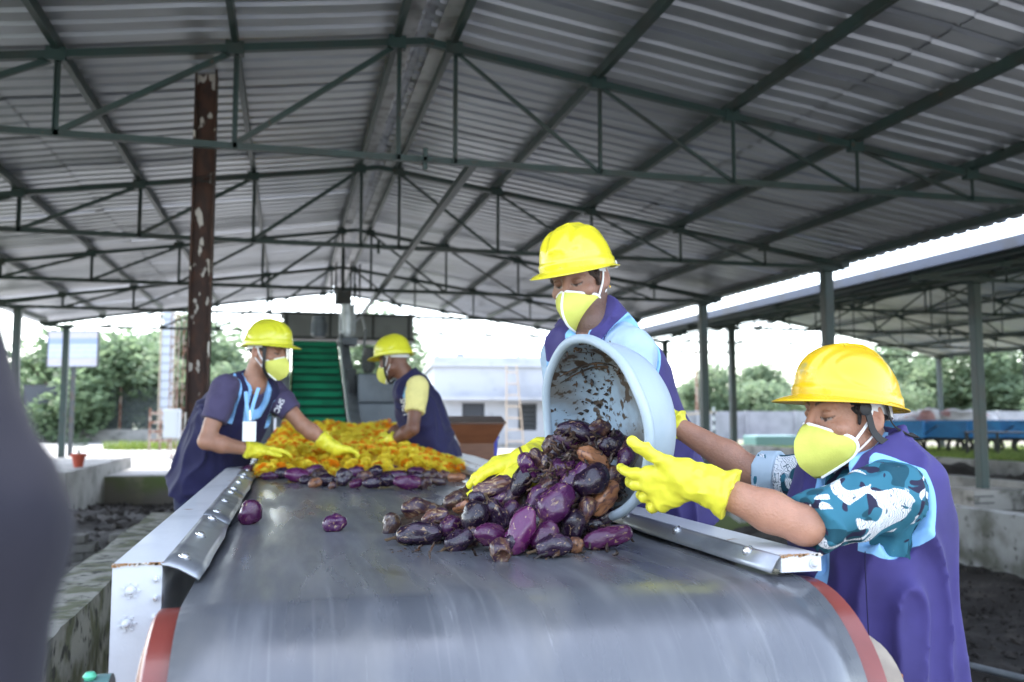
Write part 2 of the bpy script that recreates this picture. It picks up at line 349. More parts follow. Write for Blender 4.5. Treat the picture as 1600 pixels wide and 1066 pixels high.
# ------------------------------------------------------------------ the sheds
def roof_sheet_mesh(x0, z0, x1, z1, w, name):
    "one ribbed sheet running down the slope; ribs every 0.2 m"
    prof = []
    n = int(round(w / .2))
    for i in range(n):
        y = i * .2; prof += [(y, 0), (y + .125, 0), (y + .143, .028), (y + .182, .028)]
    prof.append((n * .2 + .03, 0.0))
    m = MB(); k = 7
    for i in range(k):
        t = i / (k - 1); sag = -.012 * math.sin(t * math.pi * 2.0) ** 2
        for y, h in prof: m.v.append((x0 + (x1 - x0) * t, y, z0 + (z1 - z0) * t + h + sag))
    q = len(prof)
    for i in range(k - 1):
        for j in range(q - 1): m.f.append((i * q + j, i * q + j + 1, (i + 1) * q + j + 1, (i + 1) * q + j))
    return m.mesh(name, "roof_sheet")
def shed(name, ridge, rz, xl, xr, ez, ys, y0, y1, bc, cols, label, tie=None, node=1.17, colz=0., steel="green_steel", wt=.058):
    root = empty(name, (ridge, ys[0], 0), 0, label, "shed")
    ox, oy = ridge, ys[0]
    zl = lambda x: rz - (rz - ez) * ((ridge - x) / (ridge - xl) if x < ridge else (x - ridge) / (xr - ridge))
    # roof sheets
    for side, xe in ((-1, xl - .35), (1, xr + .35)):
        xm = (ridge + xe) / 2
        for half, (a, b, dz) in enumerate(((ridge + side * .04, xm + side * .12, .012), (xm, xe, 0))):
            me = roof_sheet_mesh(a - ox, zl(a) + dz, b - ox, zl(b) + dz, 1.0, "roof_sheet")
            y = y0; i = 0
            while y < y1 - .3:
                obj("roof_sheet", me, root, (0, y - oy, .004 * (i % 2) + rnd.uniform(0, .004))); y += 1.0; i += 1
    cap = MB()
    for s in (-1, 1):
        cap.add([(0, y0 - oy, rz + .075), (0, y1 - oy, rz + .075), (s * .26, y1 - oy, rz + .03), (s * .26, y0 - oy, rz + .03)], [(0, 1, 2, 3)])
        cap.bar((s * .16, y0 - oy, rz - .05), (s * .16, y1 - oy, rz - .05), .17, .004)
    cap.build("ridge_cap", "ridge_sheet", root)
    # purlins
    nodes = []
    for s, xe in ((-1, xl), (1, xr)):
        n = max(2, int(round((abs(xe - ridge) - .2) / node)))
        xs = [ridge + s * (.22 + (abs(xe - ridge) - .22) * i / n) for i in range(n + 1)]
        nodes.append(xs)
        for x in xs:
            p = MB().bar((x - ox, y0 - oy + .05, zl(x) - .055), (x - ox, y1 - oy - .05, zl(x) - .045), .045, .085, up=(0, 0, 1))
            p.build("purlin", steel, root)
    if tie is not None:
        MB().bar((tie - ox, ys[1] - oy, bc + .03), (tie - ox, ys[-1] - oy, bc + .03), .06, .06).build("tie_bar", steel, root)
    for y in ys:
        yy = y - oy
        t = bpy.data.objects.new("truss", None); link(t, root); t.location = (0, yy, 0)
        tz = .125
        for s, xs in ((-1, nodes[0]), (1, nodes[1])):
            xe = xs[-1]
            b = MB(); b.bar((0, 0, rz - tz), (xe - ox, 0, zl(xe) - tz), .05, .055); b.build("top_chord", steel, t)
            top = lambda x: zl(x) - tz - .03
            for i, x in enumerate(xs):
                if top(x) - bc > .08:
                    MB().angle((x - ox, .0, bc), (x - ox, .0, top(x)), wt * .62).build("strut", steel, t)
                if i + 1 < len(xs):
                    MB().angle((x - ox, .012, top(x)), (xs[i + 1] - ox, .012, bc + .02), wt * .62).build("brace", steel, t)
                MB().box((x - ox, 0, zl(x) - tz), (.13, .07, .10)).build("gusset_plate", steel, t)
        MB().angle((nodes[0][-1] - ox, 0, bc), (nodes[1][-1] - ox, 0, bc), wt).build("bottom_chord", steel, t)
        MB().box((0, -.01, bc + .03), (.03, .05, .17)).box((.0, -.02, bc + .03), (.10, .03, .03)).build("chord_joint", steel, t)
        for cx in cols:
            zt = bc if cx > xl + .2 else bc
            q = MB(); w = .15
            q.box((cx - ox, 0, (zt + colz) / 2), (.13, .13, zt - colz - .06))
            q.box((cx - ox, 0, zt - .02), (.24, .22, .03)); q.box((cx - ox, 0, colz + .015), (.3, .3, .03))
            c = q.build("column", steel, root, bevel=.012); c.location = (0, yy, 0)
    return root
SHED_Y = [3.0 + 3.6 * i for i in range(6)]
shed("open_shed", .98, 4.17, -5.2, 7.15, 3.29, SHED_Y, 1.8, 21.4, 3.08, (-4.72, 6.87), "large open steel shed with ribbed metal roof over the conveyor", tie=1.36)
shed("neighbouring_shed", 15.0, 4.35, 8.55, 21.5, 3.22, [3.4 + 3.6 * i for i in range(7)], 2.0, 25.6, 3.08, (9.55, 21.0),
     "second open steel shed on the right beyond the gap", node=1.6, colz=-.15, wt=.06)
MB().lohi((8.12, 2.0, 3.1), (8.17, 25.6, 3.24)).build("edge_flashing", "blue_edge", bpy.data.objects["neighbouring_shed"]).location = (-15.0, -3.4, 0)
# footing of the neighbouring shed's column
ft = empty("footing_block", (9.55, 10.6, -.15), 0, "pale grey concrete footing block under the neighbouring shed's post", "concrete block")
MB().lohi((-.42, -.3, 0), (.42, .3, .28)).build("block", "concrete", ft, bevel=.012)
for k in range(2): MB().lohi((-.43, -.31, .1 + k * .09), (-.1, -.299, .115 + k * .09)).build("formwork_joint", "dark_void", ft)
pk = empty("paint_bucket", (9.98, 10.15, -.15), 0, "white bucket tapered to its foot beside the grey footing block", "bucket")
MB().lathe([(.0, 0), (.05, 0), (.10, .2), (.11, .2), (.11, .22), (.095, .22), (.05, .01)], 16).build("bucket_body", "box_white", pk, smooth=True)
# the old rusty column
rc = empty("rusty_column", (-.70, 7.45, 0), 0, "dark brown rusted steel column with flaking white paint", "column")
q = MB(); 
for sx in (-1, 1): q.lohi((sx * .078 - .007, -.08, 0), (sx * .078 + .007, .08, 3.97))
q.lohi((-.072, -.006, 0), (.072, .006, 3.97)).build("column_shaft", "rusty_column", rc)
MB().tube([(-.1 + .012 * math.sin(i * 2.1), -.095 - .005 * math.cos(i), 3.02 + .05 * math.sin(i * 1.3)) if i % 2 else (.1, -.095, 3.0 + .03 * (i % 5)) for i in range(9)], .004, 5).build("wire_wrap", "dark_steel", rc)
# ------------------------------------------------------------------ conveyor
BZ, BL, BR = .83, -.168, 1.005          # belt height, left and right belt edge
CY0, CY1 = 1.66, 8.7
DR = .26                                 # drum radius
DY = 1.64                                # drum axis
def belt_mat():
    m = mk("belt_rubber", (.072, .077, .088), .27, 0, col2=(.098, .103, .115), ns=2.2, thr=(.2, .85), rough2=.34, stretch=(3, .5, 1), bump=.03, bs=90, spec=.9,
           col3=(.17, .175, .185), ns3=5, thr3=(.45, .95))
    return m
bm_ = belt_mat(); n = bm_.node_tree.nodes; L = bm_.node_tree.links; b = n["Principled BSDF"]; tc = n.new("ShaderNodeTexCoord")
def streak(scale, lo, hi, rot=0.):
    mp = n.new("ShaderNodeMapping"); mp.inputs["Scale"].default_value = scale; mp.inputs["Rotation"].default_value = (0, 0, rot); L.new(tc.outputs["Object"], mp.inputs[0])
    x = n.new("ShaderNodeTexNoise"); x.inputs["Scale"].default_value = 1; x.inputs["Detail"].default_value = 5; L.new(mp.outputs[0], x.inputs["Vector"])
    r_ = n.new("ShaderNodeMapRange"); r_.inputs["From Min"].default_value = lo; r_.inputs["From Max"].default_value = hi; L.new(x.outputs[0], r_.inputs["Value"]); return r_.outputs[0]
cs = b.inputs["Base Color"].links[0].from_socket
for f_, c_, k_ in ((streak((70, 1.4, 3), .60, .78), (.20, .205, .21), .55), (streak((6, 2.2, 3), .56, .74, .4), (.16, .155, .145), .6), (streak((140, 9, 9), .70, .78, .12), (.30, .30, .31), .7), (streak((9, 5, 4), .62, .70, 1.1), (.035, .034, .034), .6)):
    mu = n.new("ShaderNodeMath"); mu.operation = 'MULTIPLY'; mu.inputs[1].default_value = k_; L.new(f_, mu.inputs[0])
    x = n.new("ShaderNodeMix"); x.data_type = 'RGBA'; L.new(mu.outputs[0], x.inputs[0]); L.new(cs, x.inputs[6]); x.inputs[7].default_value = (*c_, 1); cs = x.outputs[2]
L.new(cs, b.inputs["Base Color"])
rg = n.new("ShaderNodeMapRange"); rg.inputs["To Min"].default_value = .22; rg.inputs["To Max"].default_value = .46; L.new(streak((12, 1.6, 3), .38, .66, .2), rg.inputs["Value"]); L.new(rg.outputs[0], b.inputs["Roughness"])
mk("belt_edge", (.02, .02, .022), .7)
cv = empty("sorting_conveyor", (.4, 1.6, 0), 0, "wide black belt conveyor with white side rails and red end drum", "conveyor")
off = Vector((-.4, -1.6, 0))
def cpart(mb, name, mat, **k):
    o = mb.build(name, mat, cv, **k); o.location = off; return o
# belt: top run then round the drum and back underneath
m = MB(); path = []
for y in np.linspace(CY1, DY, 40): path.append((y, BZ, 0))
for a in np.linspace(0, math.pi, 30)[1:]: path.append((DY - DR * math.sin(a), BZ - DR + DR * math.cos(a), a))
path.append((CY1, BZ - 2 * DR, math.pi))
nx = 14
for (y, z, a) in path:
    for i in range(nx + 1):
        t = i / nx; m.v.append((BL + (BR - BL) * t, y, z + (.004 * math.sin(t * 9 + y * 3) * math.sin(y * 2.1) if a == 0 and y > DY + .5 else 0)))
for j in range(len(path) - 1):
    for i in range(nx): k = j * (nx + 1) + i; m.f.append((k, k + nx + 1, k + nx + 2, k + 1))
b = cpart(m, "belt", "belt_rubber", smooth='full')
so_ = b.modifiers.new("thickness", 'SOLIDIFY'); so_.thickness = .008; so_.offset = -1
# drum with red ends
Mx = Matrix.Translation((0, DY, BZ - DR)) @ Matrix.Rotation(math.pi / 2, 4, 'Y')
dr = cpart(MB().lathe([(0, BL - .054), (DR - .055, BL - .054), (DR - .05, BL - .050), (DR - .018, BL - .044), (DR - .012, BL - .038), (DR - .010, BR + .046), (DR - .018, BR + .052), (DR - .05, BR + .056), (DR - .055, BR + .060), (0, BR + .060)], 72, Mx), "end_drum", "drum_red", smooth=True)
cpart(MB().lathe([(0, BR + .062), (.120, BR + .062), (.125, BR + .079), (.125, BR + .128), (.118, BR + .138), (.06, BR + .141), (0, BR + .141)], 40, Matrix.Translation((0, -.05, .02)) @ Mx), "bearing_housing", "bearing_grey", smooth=True)
bx = BR + .142
cpart(MB().lathe([(0, .0), (.012, 0), (.012, .12), (0, .12)], 10, Matrix.Translation((BR + .165, 1.545, .525))), "adjuster_bolt", "orange_rust", smooth=True)
cpart(MB().lathe([(.034, -.312), (.052, -.312), (.052, -.274), (.034, -.274), (.034, -.312)], 28, Matrix.Translation((0, 1.62, .672)) @ Matrix.Rotation(math.pi / 2, 4, 'Y')), "take_up_collar", "teal_paint", smooth=True)
cpart(MB().lathe([(0, 0), (.008, .001), (.011, .006), (.007, .012), (0, .013)], 10, Matrix.Translation((-.304, 1.605, .721))), "grease_cap", "mint_paint", smooth=True)
# side rails: pressed channels
RT = BZ + .042
def rail(x0, x1, y0, y1, name):
    t = .006; m = MB()
    m.lohi((x0, y0, RT - t), (x1, y1, RT))
    m.lohi((x0, y0, RT - .34), (x0 + t, y1, RT - t)); m.lohi((x1 - t, y0, RT - .34), (x1, y1, RT - t))
    m.lohi((x0 + t, y0, RT - .34), (x1 - t, y0 + t, RT - t))
    o = cpart(m, name, "white_paint"); return o
LY0, RY0, RI, RO = 1.82, 1.61, BR - .042, BR + .048
rail(BL - .145, BL - .057, LY0, CY1, "side_rail")
m = MB(); m.lohi((RI, RY0, RT - .006), (RO, CY1, RT)); m.lohi((RI, RY0, BZ + .008), (RO, RY0 + .006, RT - .006)); m.lohi((RO - .006, RY0 + .006, BZ + .008), (RO, 1.95, RT - .006)); m.lohi((RO - .006, 1.95, RT - .34), (RO, CY1, RT - .006)); m.lohi((RI, RY0 + .006, BZ + .012), (RI + .005, CY1, RT - .006))
cpart(m, "side_rail", "white_paint")
for (x0, x1, y) in ((BL - .146, BL - .056, LY0 - .001), (RI - .001, RO + .001, RY0 - .001)):
    m = MB(); r = random.Random(5); 
    for i in range(22):                  # broken paint along the cut edge
        xx = x0 + (x1 - x0) * (i + r.random()) / 22
        m.box((xx, y - .0002, RT - r.uniform(0, .004)), (.002 + r.random() * .005, .002, .002 + r.random() * .003)); m.box((xx, y + r.uniform(0, .008), RT + .0003), (.002 + r.random() * .006, .002 + r.random() * .006, .0008))
    cpart(m, "chipped_edge", "rust_edge")
def bolt_mb(m, c, n, r=.011):
    n = Vector(n).normalized(); M = Matrix.Translation(c) @ n.to_track_quat('Z', 'Y').to_matrix().to_4x4()
    m.lathe([(r * 1.45, 0), (r * 1.45, .0025), (r * .9, .003), (r * .95, .006), (r * .6, .0095), (0, .0105)], 10, M)
    return m
for (x, zz) in ((BL - .112, RT - .05), (BL - .117, RT - .11)):
    m = MB(); bolt_mb(m, (x, LY0 - .0005, zz), (0, -1, 0), .007); 
    for i in range(7): a = i * .9; m.box((x + .014 * math.cos(a), LY0 - .0005, zz + .013 * math.sin(a)), (.006, .004, .005))
    cpart(m, "weld_mark", "white_paint", smooth=True)
m = MB(); bolt_mb(m, (BR + .03, RY0 - .0005, RT - .019), (0, -1, 0), .007); cpart(m, "weld_mark", "white_paint", smooth=True)
for z in (RT - .03, RT - .065, RT - .1):
    m = MB(); bolt_mb(m, (BL - .067, LY0 - .0005, z), (0, -1, 0), .005); cpart(m, "weld_mark", "white_paint", smooth=True)
# skirt plates, bent from rail to belt, lapped one over the next
def skirts(side):
    edges = list(np.linspace(LY0 + .005 if side < 0 else RY0 + .012, CY1, 9))
    for i in range(8):
        y0, y1 = edges[i] - .012, edges[i + 1] + .03; m = MB(); n = 7
        for j in range(n):
            y = y0 + (y1 - y0) * j / (n - 1)
            w = .012 * math.sin(j / (n - 1) * math.pi) + (.004 * math.sin(j * 2 + i))
            fl = 0 if side < 0 else .13 * min(1, max(0, (y - 3.0) / 3))
            if side < 0: xt, xb = BL - .058, BL + .010 + w * .5
            else: xt, xb = RI - .001 + fl, BR - .066 - w * .5
            lap = .0025 * (i % 2)
            for s in (0, .18, .45, .8, 1.):
                x = xt + (xb - xt) * s; z = RT - .002 + (BZ + .010 - RT) * s ** 1.15 + lap + .004 * math.sin(s * 3.1)
                m.v.append((x, y, z))
        for j in range(n - 1):
            for s in range(4): k = j * 5 + s; m.f.append((k, k + 5, k + 6, k + 1) if side > 0 else (k, k + 1, k + 6, k + 5))
        o = cpart(m, "skirt_plate", "skirt_steel", smooth='full')
        mo = o.modifiers.new("thickness", 'SOLIDIFY'); mo.thickness = .004; mo.offset = 0
        for q in (.12, .5, .88):
            y = y0 + (y1 - y0) * q; fl = 0 if side < 0 else .13 * min(1, max(0, (y - 3.0) / 3))
            xt, xb = (BL - .058, BL + .014) if side < 0 else (RI - .001 + fl, BR - .070); x = xt + (xb - xt) * .42; zz = RT - .002 + (BZ + .010 - RT) * .42 ** 1.15 + .0065
            nrm = Vector((RT - BZ - .01, 0, xb - xt)) * (1 if xb > xt else -1)
            nrm = Vector((-(BZ + .010 - RT) * (1 if side < 0 else -1), 0, abs(xb - xt)))
            mb = bolt_mb(MB(), (x, y, zz), nrm, .0095); cpart(mb, "bolt", "bolt_steel", smooth=True)
skirts(-1); skirts(1)
# flared right rail top for the wider far part
cpart(MB().add([(RI, 3.0, RT + .003), (RO, 3.0, RT + .003), (BR + .25, 6.0, RT + .003), (RI + .135, 6.0, RT + .003), (BR + .25, CY1, RT + .003), (RI + .135, CY1, RT + .003)], [(0, 1, 2, 3), (3, 2, 4, 5)]), "flared_lip", "white_paint")
for y in (2.3, 4.4, 6.5, 8.5):
    for x in (BL - .08, BR + .07):
        cpart(MB().lohi((x - .03, y - .04, 0), (x + .03, y + .04, RT - .345)).lohi((x - .08, y - .08, 0), (x + .08, y + .08, .012)), "support_leg", "white_paint")
for y in np.linspace(2.3, 8.4, 8):
    cpart(MB().lathe([(0, BL + .01), (.045, BL + .01), (.045, BR - .01), (0, BR - .01)], 16, Matrix.Translation((0, y, BZ - .056)) @ Matrix.Rotation(math.pi / 2, 4, 'Y')), "idler_roller", "dark_steel", smooth=True)

# ------------------------------------------------------------------ inclined elevator with green cleated belt
ev = empty("inclined_elevator", (.33, 9.0, 0), 0, "steep elevator with green cleated belt at the far end of the conveyor", "elevator conveyor")
A, B = Vector((0, -.15, .62)), Vector((.0, 3.05, 2.12)); dv = (B - A).normalized(); up = dv.cross(Vector((-1, 0, 0))).normalized(); up = up if up.z > 0 else -up
hw = .30
m = MB().add([A + Vector((-hw, 0, 0)), A + Vector((hw, 0, 0)), B + Vector((hw, 0, 0)), B + Vector((-hw, 0, 0))], [(0, 1, 2, 3)]); m.build("cleated_belt", "green_belt_dark", ev)
n = 15
for i in range(n):
    c = A + (B - A) * ((i + .6) / n)
    MB().bar(c + Vector((-hw + .02, 0, 0)) + up * .028, c + Vector((hw - .02, 0, 0)) + up * .028, .05, .055, up=up).build("cleat", "green_belt", ev)
for s in (-1, 1):
    MB().bar(A + Vector((s * (hw + .03), 0, 0)) + up * .05, B + Vector((s * (hw + .03), 0, 0)) + up * .05, .03, .2, up=up).build("side_plate", "galvanised", ev)
    MB().bar(A + Vector((s * (hw + .10), 0, 0)) - up * .02, B + Vector((s * (hw + .10), 0, 0)) - up * .02, .10, .06, up=up).build("side_frame", "galvanised", ev)
    for t in (.15, .55, .95):
        c = A + (B - A) * t; MB().bar(Vector((s * (hw + .1), c.y, 0)), c + Vector((s * (hw + .1), 0, -.05)), .07, .07).build("leg", "galvanised", ev)
def motor(parent, c, r, h, mat="grey_machine"):
    m = MB().lathe([(0, 0), (r * .8, 0), (r * .85, h * .08), (r, h * .1), (r, h * .72), (r * .9, h * .74), (r * .88, h * .98), (r * .5, h), (0, h)], 20, Matrix.Translation(c))
    for i in range(12):
        a = i * math.pi / 6; m.box(Vector(c) + Vector((math.cos(a) * r, math.sin(a) * r, h * .42)), (.02, .02, h * .5), Matrix.Rotation(a, 3, 'Z'))
    return m.build("drive_motor", mat, parent, smooth=True)
motor(ev, (.05, 3.0, 2.2), .10, .28); motor(ev, (.42, 3.0, 2.2), .10, .45, "galvanised")
MB().lohi((.3, 2.85, 2.08), (.55, 3.15, 2.2)).build("gearbox", "grey_machine", ev, bevel=.02)
MB().tube([(.5, 3.0, 2.4), (.62, 3.0, 2.5), (.66, 2.95, 2.3), (.6, 2.6, 1.8)], .015, 6).build("cable_conduit", "galvanised", ev)
mc = empty("machine_cabinet", (1.0, 10.6, 0), 0, "two stacked dark grey machine housings beside the elevator", "machine")
MB().lohi((-.36, -.3, .0), (.30, .35, 1.30)).build("lower_housing", "grey_machine", mc, bevel=.02)
MB().lohi((-.22, -.25, 1.303), (.30, .35, 1.64)).build("upper_housing", "grey_machine", mc, bevel=.015)
MB().lohi((-.34, -.1, 1.303), (-.225, .3, 1.70)).build("belt_guard", "dark_void", mc, bevel=.02)
motor(mc, (-.08, .0, 1.66), .07, .3, "dark_steel")
mc2 = empty("machine_cabinet", (-.45, 10.2, 0), 0, "grey machine housing left of the green elevator", "machine")
MB().lohi((-.3, -.2, 0), (.3, .4, 1.15)).build("housing", "grey_machine", mc2, bevel=.02)
gp = empty("overhead_hopper", (1.05, 15.2, 2.45), 0, "long dark grey steel hopper hung under the shed's far trusses", "hopper")
MB().lohi((-1.15, -.4, 0), (.98, .4, .36)).build("hopper_box", "grey_panel", gp)
MB().lohi((-1.2, -.45, -.05), (1.0, .45, 0)).build("bottom_frame", "dark_steel", gp)
MB().lohi((-1.2, -.45, .36), (1.0, .45, .40)).build("top_frame", "dark_steel", gp)
for x in (-1.1, -.4, .3, .9): MB().bar((x, -.41, 0), (x, -.41, .36), .04, .02, up=(0, 1, 0)).build("stiffener", "dark_steel", gp)
for x in (-.3, -.05, .1): MB().bar((x, 0, .4), (x, 0, 1.3), .03, .03).build("hanger", "dark_steel", gp)
hb = empty("hanging_sign_box", (.80, 13.75, 2.86), 0, "small dark grey sign hanging below the ridge", "lamp")  # small grey sign hung under the ridge, not a light source
MB().lohi((-.11, -.08, 0), (.11, .08, .2)).build("sign_box", "dark_steel", hb, bevel=.01); MB().bar((0, 0, .2), (0, 0, .9), .02, .02).build("hanger", "dark_steel", hb)

# ------------------------------------------------------------------ lectern and bin
lc = empty("lectern", (1.83, 8.7, 0), R(-8), "brown wooden lectern with flared top behind the conveyor", "lectern")
MB().add([(-.17, -.15, 0), (.17, -.15, 0), (.17, .2, 0), (-.17, .2, 0), (-.17, -.15, .88), (.17, -.15, .88), (.17, .2, .88), (-.17, .2, .88)],
         [(3, 2, 1, 0), (0, 1, 5, 4), (1, 2, 6, 5), (2, 3, 7, 6), (3, 0, 4, 7)]).build("pedestal", "brown_laminate", lc)
MB().add([(-.17, -.152, .88), (.17, -.152, .88), (.17, .2, .88), (-.17, .2, .88), (-.27, -.22, 1.07), (.27, -.22, 1.07), (.27, .26, 1.07), (-.27, .26, 1.07)],
         [(0, 1, 5, 4), (1, 2, 6, 5), (2, 3, 7, 6), (3, 0, 4, 7)]).build("flared_body", "brown_laminate", lc)
MB().add([(-.28, -.23, 1.07), (.28, -.23, 1.07), (.28, .27, 1.13), (-.28, .27, 1.13), (-.28, -.23, 1.09), (.28, -.23, 1.09), (.28, .27, 1.15), (-.28, .27, 1.15)],
         [(3, 2, 1, 0), (4, 5, 6, 7), (0, 1, 5, 4), (1, 2, 6, 5), (2, 3, 7, 6), (3, 0, 4, 7)]).build("desk_top", "brown_edge", lc)
bn = empty("waste_bin", P(757, 716, Y=9.6).xy.to_3d(), 0, "blue plastic bin standing right of the brown lectern", "bin")
MB().lathe([(0, 0), (.12, 0), (.15, .9), (.165, .9), (.165, .93), (.14, .93), (.11, .02), (0, .02)], 20).build("bin_body", "blue_plastic", bn, smooth=True)
# ------------------------------------------------------------------ white building
wb = empty("white_building", (0, 31.5, 0), R(-6), "whitewashed single-storey building with flat roof, door and barred window", "building")
wb.location = (7.7, 31.6, 0)
X0, X1, D, Hh = -2.6, 5.2, 6.0, 2.95
def wall_with_holes(holes, x0, x1, z0, z1, y, t):
    xs = sorted({x0, x1, *[h[0] for h in holes], *[h[1] for h in holes]}); zs = sorted({z0, z1, *[h[2] for h in holes], *[h[3] for h in holes]}); m = MB()
    for i in range(len(xs) - 1):
        for j in range(len(zs) - 1):
            cx, cz = (xs[i] + xs[i + 1]) / 2, (zs[j] + zs[j + 1]) / 2
            if any(h[0] < cx < h[1] and h[2] < cz < h[3] for h in holes): continue
            m.lohi((xs[i], y, zs[j]), (xs[i + 1], y + t, zs[j + 1]))
    bm = bmesh.new()
    return m
DOOR, WIN = (-1.55, -.72, .0, 1.62), (.52, 1.22, .62, 1.6)
wall_with_holes([DOOR, WIN], X0, X1, 0, Hh, 0, .22).build("wall", "white_wall", wb)
MB().lohi((X0, .22, 0), (X0 + .22, D, Hh)).lohi((X1 - .22, .22, 0), (X1, D, Hh)).lohi((X0 + .22, D - .2, 0), (X1 - .22, D, Hh)).build("side_wall", "white_wall", wb)
MB().lohi((X0 - .12, -.14, Hh), (X1 + .12, D + .1, Hh + .14)).build("roof_slab", "white_wall", wb)
MB().lohi((X0 - .02, -.03, Hh + .14), (X1 + .02, .12, Hh + .38)).lohi((X0 - .02, .12, Hh + .14), (X0 + .12, D, Hh + .38)).build("parapet", "white_wall", wb)
MB().lohi((X0 + .12, -.55, 1.72), (X1 + .2, -.003, 1.84)).build("sunshade", "white_wall", wb)
dr_ = MB().lohi((DOOR[0] + .02, .1, 0), (DOOR[1] - .02, .14, DOOR[3] - .02)).build("door", "gate_dark", wb); MB().lohi((DOOR[1] - .12, .08, .8), (DOOR[1] - .09, .1, .92)).build("handle", "bolt_steel", dr_)
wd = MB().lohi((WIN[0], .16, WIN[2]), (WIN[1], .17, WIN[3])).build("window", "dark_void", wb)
for i in range(6): x = WIN[0] + .05 + i * .12; MB().lohi((x, .06, WIN[2]), (x + .015, .075, WIN[3])).build("grille_bar", "dark_steel", wd)
for i in range(6): z = WIN[2] + .08 + i * .165; MB().lohi((WIN[0], .078, z), (WIN[1], .09, z + .015)).build("grille_bar", "grey_panel", wd)
MB().lohi((X0 + .9, .8, Hh + .14), (X0 + 1.2, 1.1, Hh + .55)).build("roof_vent", "grey_panel", wb); MB().lohi((X1 - 2.2, .8, Hh + .14), (X1 - 1.9, 1.1, Hh + .52)).build("roof_vent", "grey_panel", wb)
MB().lohi((1.9, -.5, 1.845), (2.6, -.05, 2.4)).build("cooler_box", "gate_dark", wb)
MB().lohi((X0, -.35, 0), (X1, -.003, .14)).build("plinth", "concrete", wb)
ld = empty("bamboo_ladder", P(800, 700, d=30.8).xy.to_3d(), R(-6), "thin bamboo ladder leaning on the white building's front", "ladder")
for s in (-1, 1): MB().tube([(s * .22 + (.12 if s > 0 else -.05), -.55, 0), (s * .18, .12, 2.95)], .025, 6).build("rail", "wood_pole", ld)
for i in range(7): t = (i + .7) / 7.4; MB().tube([(-.245 + .05 * t, -.55 + .67 * t, 2.95 * t), (.30 - .14 * t, -.55 + .67 * t, 2.95 * t)], .02, 6).build("rung", "wood_pole", ld)
for i, (u, h) in enumerate(((765, .75), (771, .5))):
    s_ = empty("stacked_sheet", P(u, 700, d=29.6).xy.to_3d(), R(-8), ("taller" if i == 0 else "shorter") + " grey slab leaning near the white building's base", "slab", "grey slabs by the white building")
    MB().lohi((-.12, -.06, 0), (.12, .06, h)).build("slab", "concrete", s_)

# ------------------------------------------------------------------ compound wall in panels, and things before it
cwl = empty("compound_wall", (10, 45, 0), 0, "long pale grey boundary wall of cast panels below the trees", "boundary wall")
a, b = Vector((4, 46.0, 0)), Vector((58, 27.0, 0)); n = 24
for i in range(n):
    p, q = a + (b - a) * (i / n), a + (b - a) * ((i + 1) / n); e = (q - p).normalized() * .08
    MB().bar(p + e + Vector((0, 0, .69)), q - e + Vector((0, 0, .69)), .10, 1.38).build("wall_panel", "wall_grey", cwl).location = (-10, -45, 0)
    MB().lohi((p.x - .12, p.y - .12, 0), (p.x + .09, p.y + .09, 1.40)).build("wall_post", "wall_grey", cwl).location = (-10, -45, 0)
cwl2 = empty("boundary_wall", (3, 40, 0), 0, "low white boundary wall seen behind the cabinets at mid picture", "boundary wall")
MB().lohi((-4.2, 0, 0), (2.4, .2, 1.05)).build("wall_panel", "white_wall", cwl2)
def cart(loc, rz, label, w=2.2):
    c = empty("blue_cart", loc, rz, label, "cart", "blue refuse carts by the boundary wall")
    m = MB().lohi((-w / 2, -.5, .5), (w / 2, .5, .55))
    m.lohi((-w / 2, -.5, .55), (w / 2, -.46, .98)).lohi((-w / 2, .46, .55), (w / 2, .5, .98)).lohi((-w / 2, -.46, .55), (-w / 2 + .04, .46, .98)).lohi((w / 2 - .04, -.46, .55), (w / 2, .46, .98))
    m.build("tray", "cart_blue", c); MB().lohi((-w / 2 - .03, -.54, .98), (w / 2 + .03, -.44, 1.02)).lohi((-w / 2 - .03, .44, .98), (w / 2 + .03, .54, 1.02)).build("tray_rim", "cart_blue", c)
    for sx in (-.7, .7):
        for sy in (-.45, .45):
            wl = MB().lathe([(.17, -.03), (.25, -.03), (.25, .03), (.17, .03), (.17, -.03)], 16, Matrix.Translation((sx * w / 2, sy, .25)) @ Matrix.Rotation(math.pi / 2, 4, 'X')).build("wheel", "dark_steel", c)
    MB().bar((-.7 * w / 2, -.45, .25), (-.7 * w / 2, .45, .25), .04, .04).bar((.7 * w / 2, -.45, .25), (.7 * w / 2, .45, .25), .04, .04).lohi((-.8, -.3, .4), (.8, .3, .5)).build("chassis", "dark_steel", c)
    MB().tube([(w / 2, -.3, .6), (w / 2 + .35, -.3, .85), (w / 2 + .35, .3, .85), (w / 2, .3, .6)], .02, 6).build("push_handle", "dark_steel", c)
    return c
def sacks(loc, s, seed, label, mat="sack_white"):
    m = MB(); r = random.Random(seed)
    n1, n2 = 20, 12
    for i in range(n2 + 1):
        for j in range(n1):
            th = math.pi * .5 * i / n2; a = 2 * math.pi * j / n1; d = Vector((math.cos(a) * math.sin(th), math.sin(a) * math.sin(th), math.cos(th)))
            k = 1 + .35 * mnoise.noise(d * 1.7 + Vector((seed, 0, 0))) + .15 * mnoise.noise(d * 5 + Vector((0, seed, 0)))
            m.v.append((d.x * s[0] * k, d.y * s[1] * k, d.z * s[2] * k))
    for i in range(n2):
        for j in range(n1): m.f.append((i * n1 + j, (i + 1) * n1 + j, (i + 1) * n1 + (j + 1) % n1, i * n1 + (j + 1) % n1))
    o = m.build("sack_heap", mat, smooth='full'); o.location = loc; return tag(o, label, "sacks", "sack heaps on the blue carts")
g0 = P(1395, 706, Z=0)
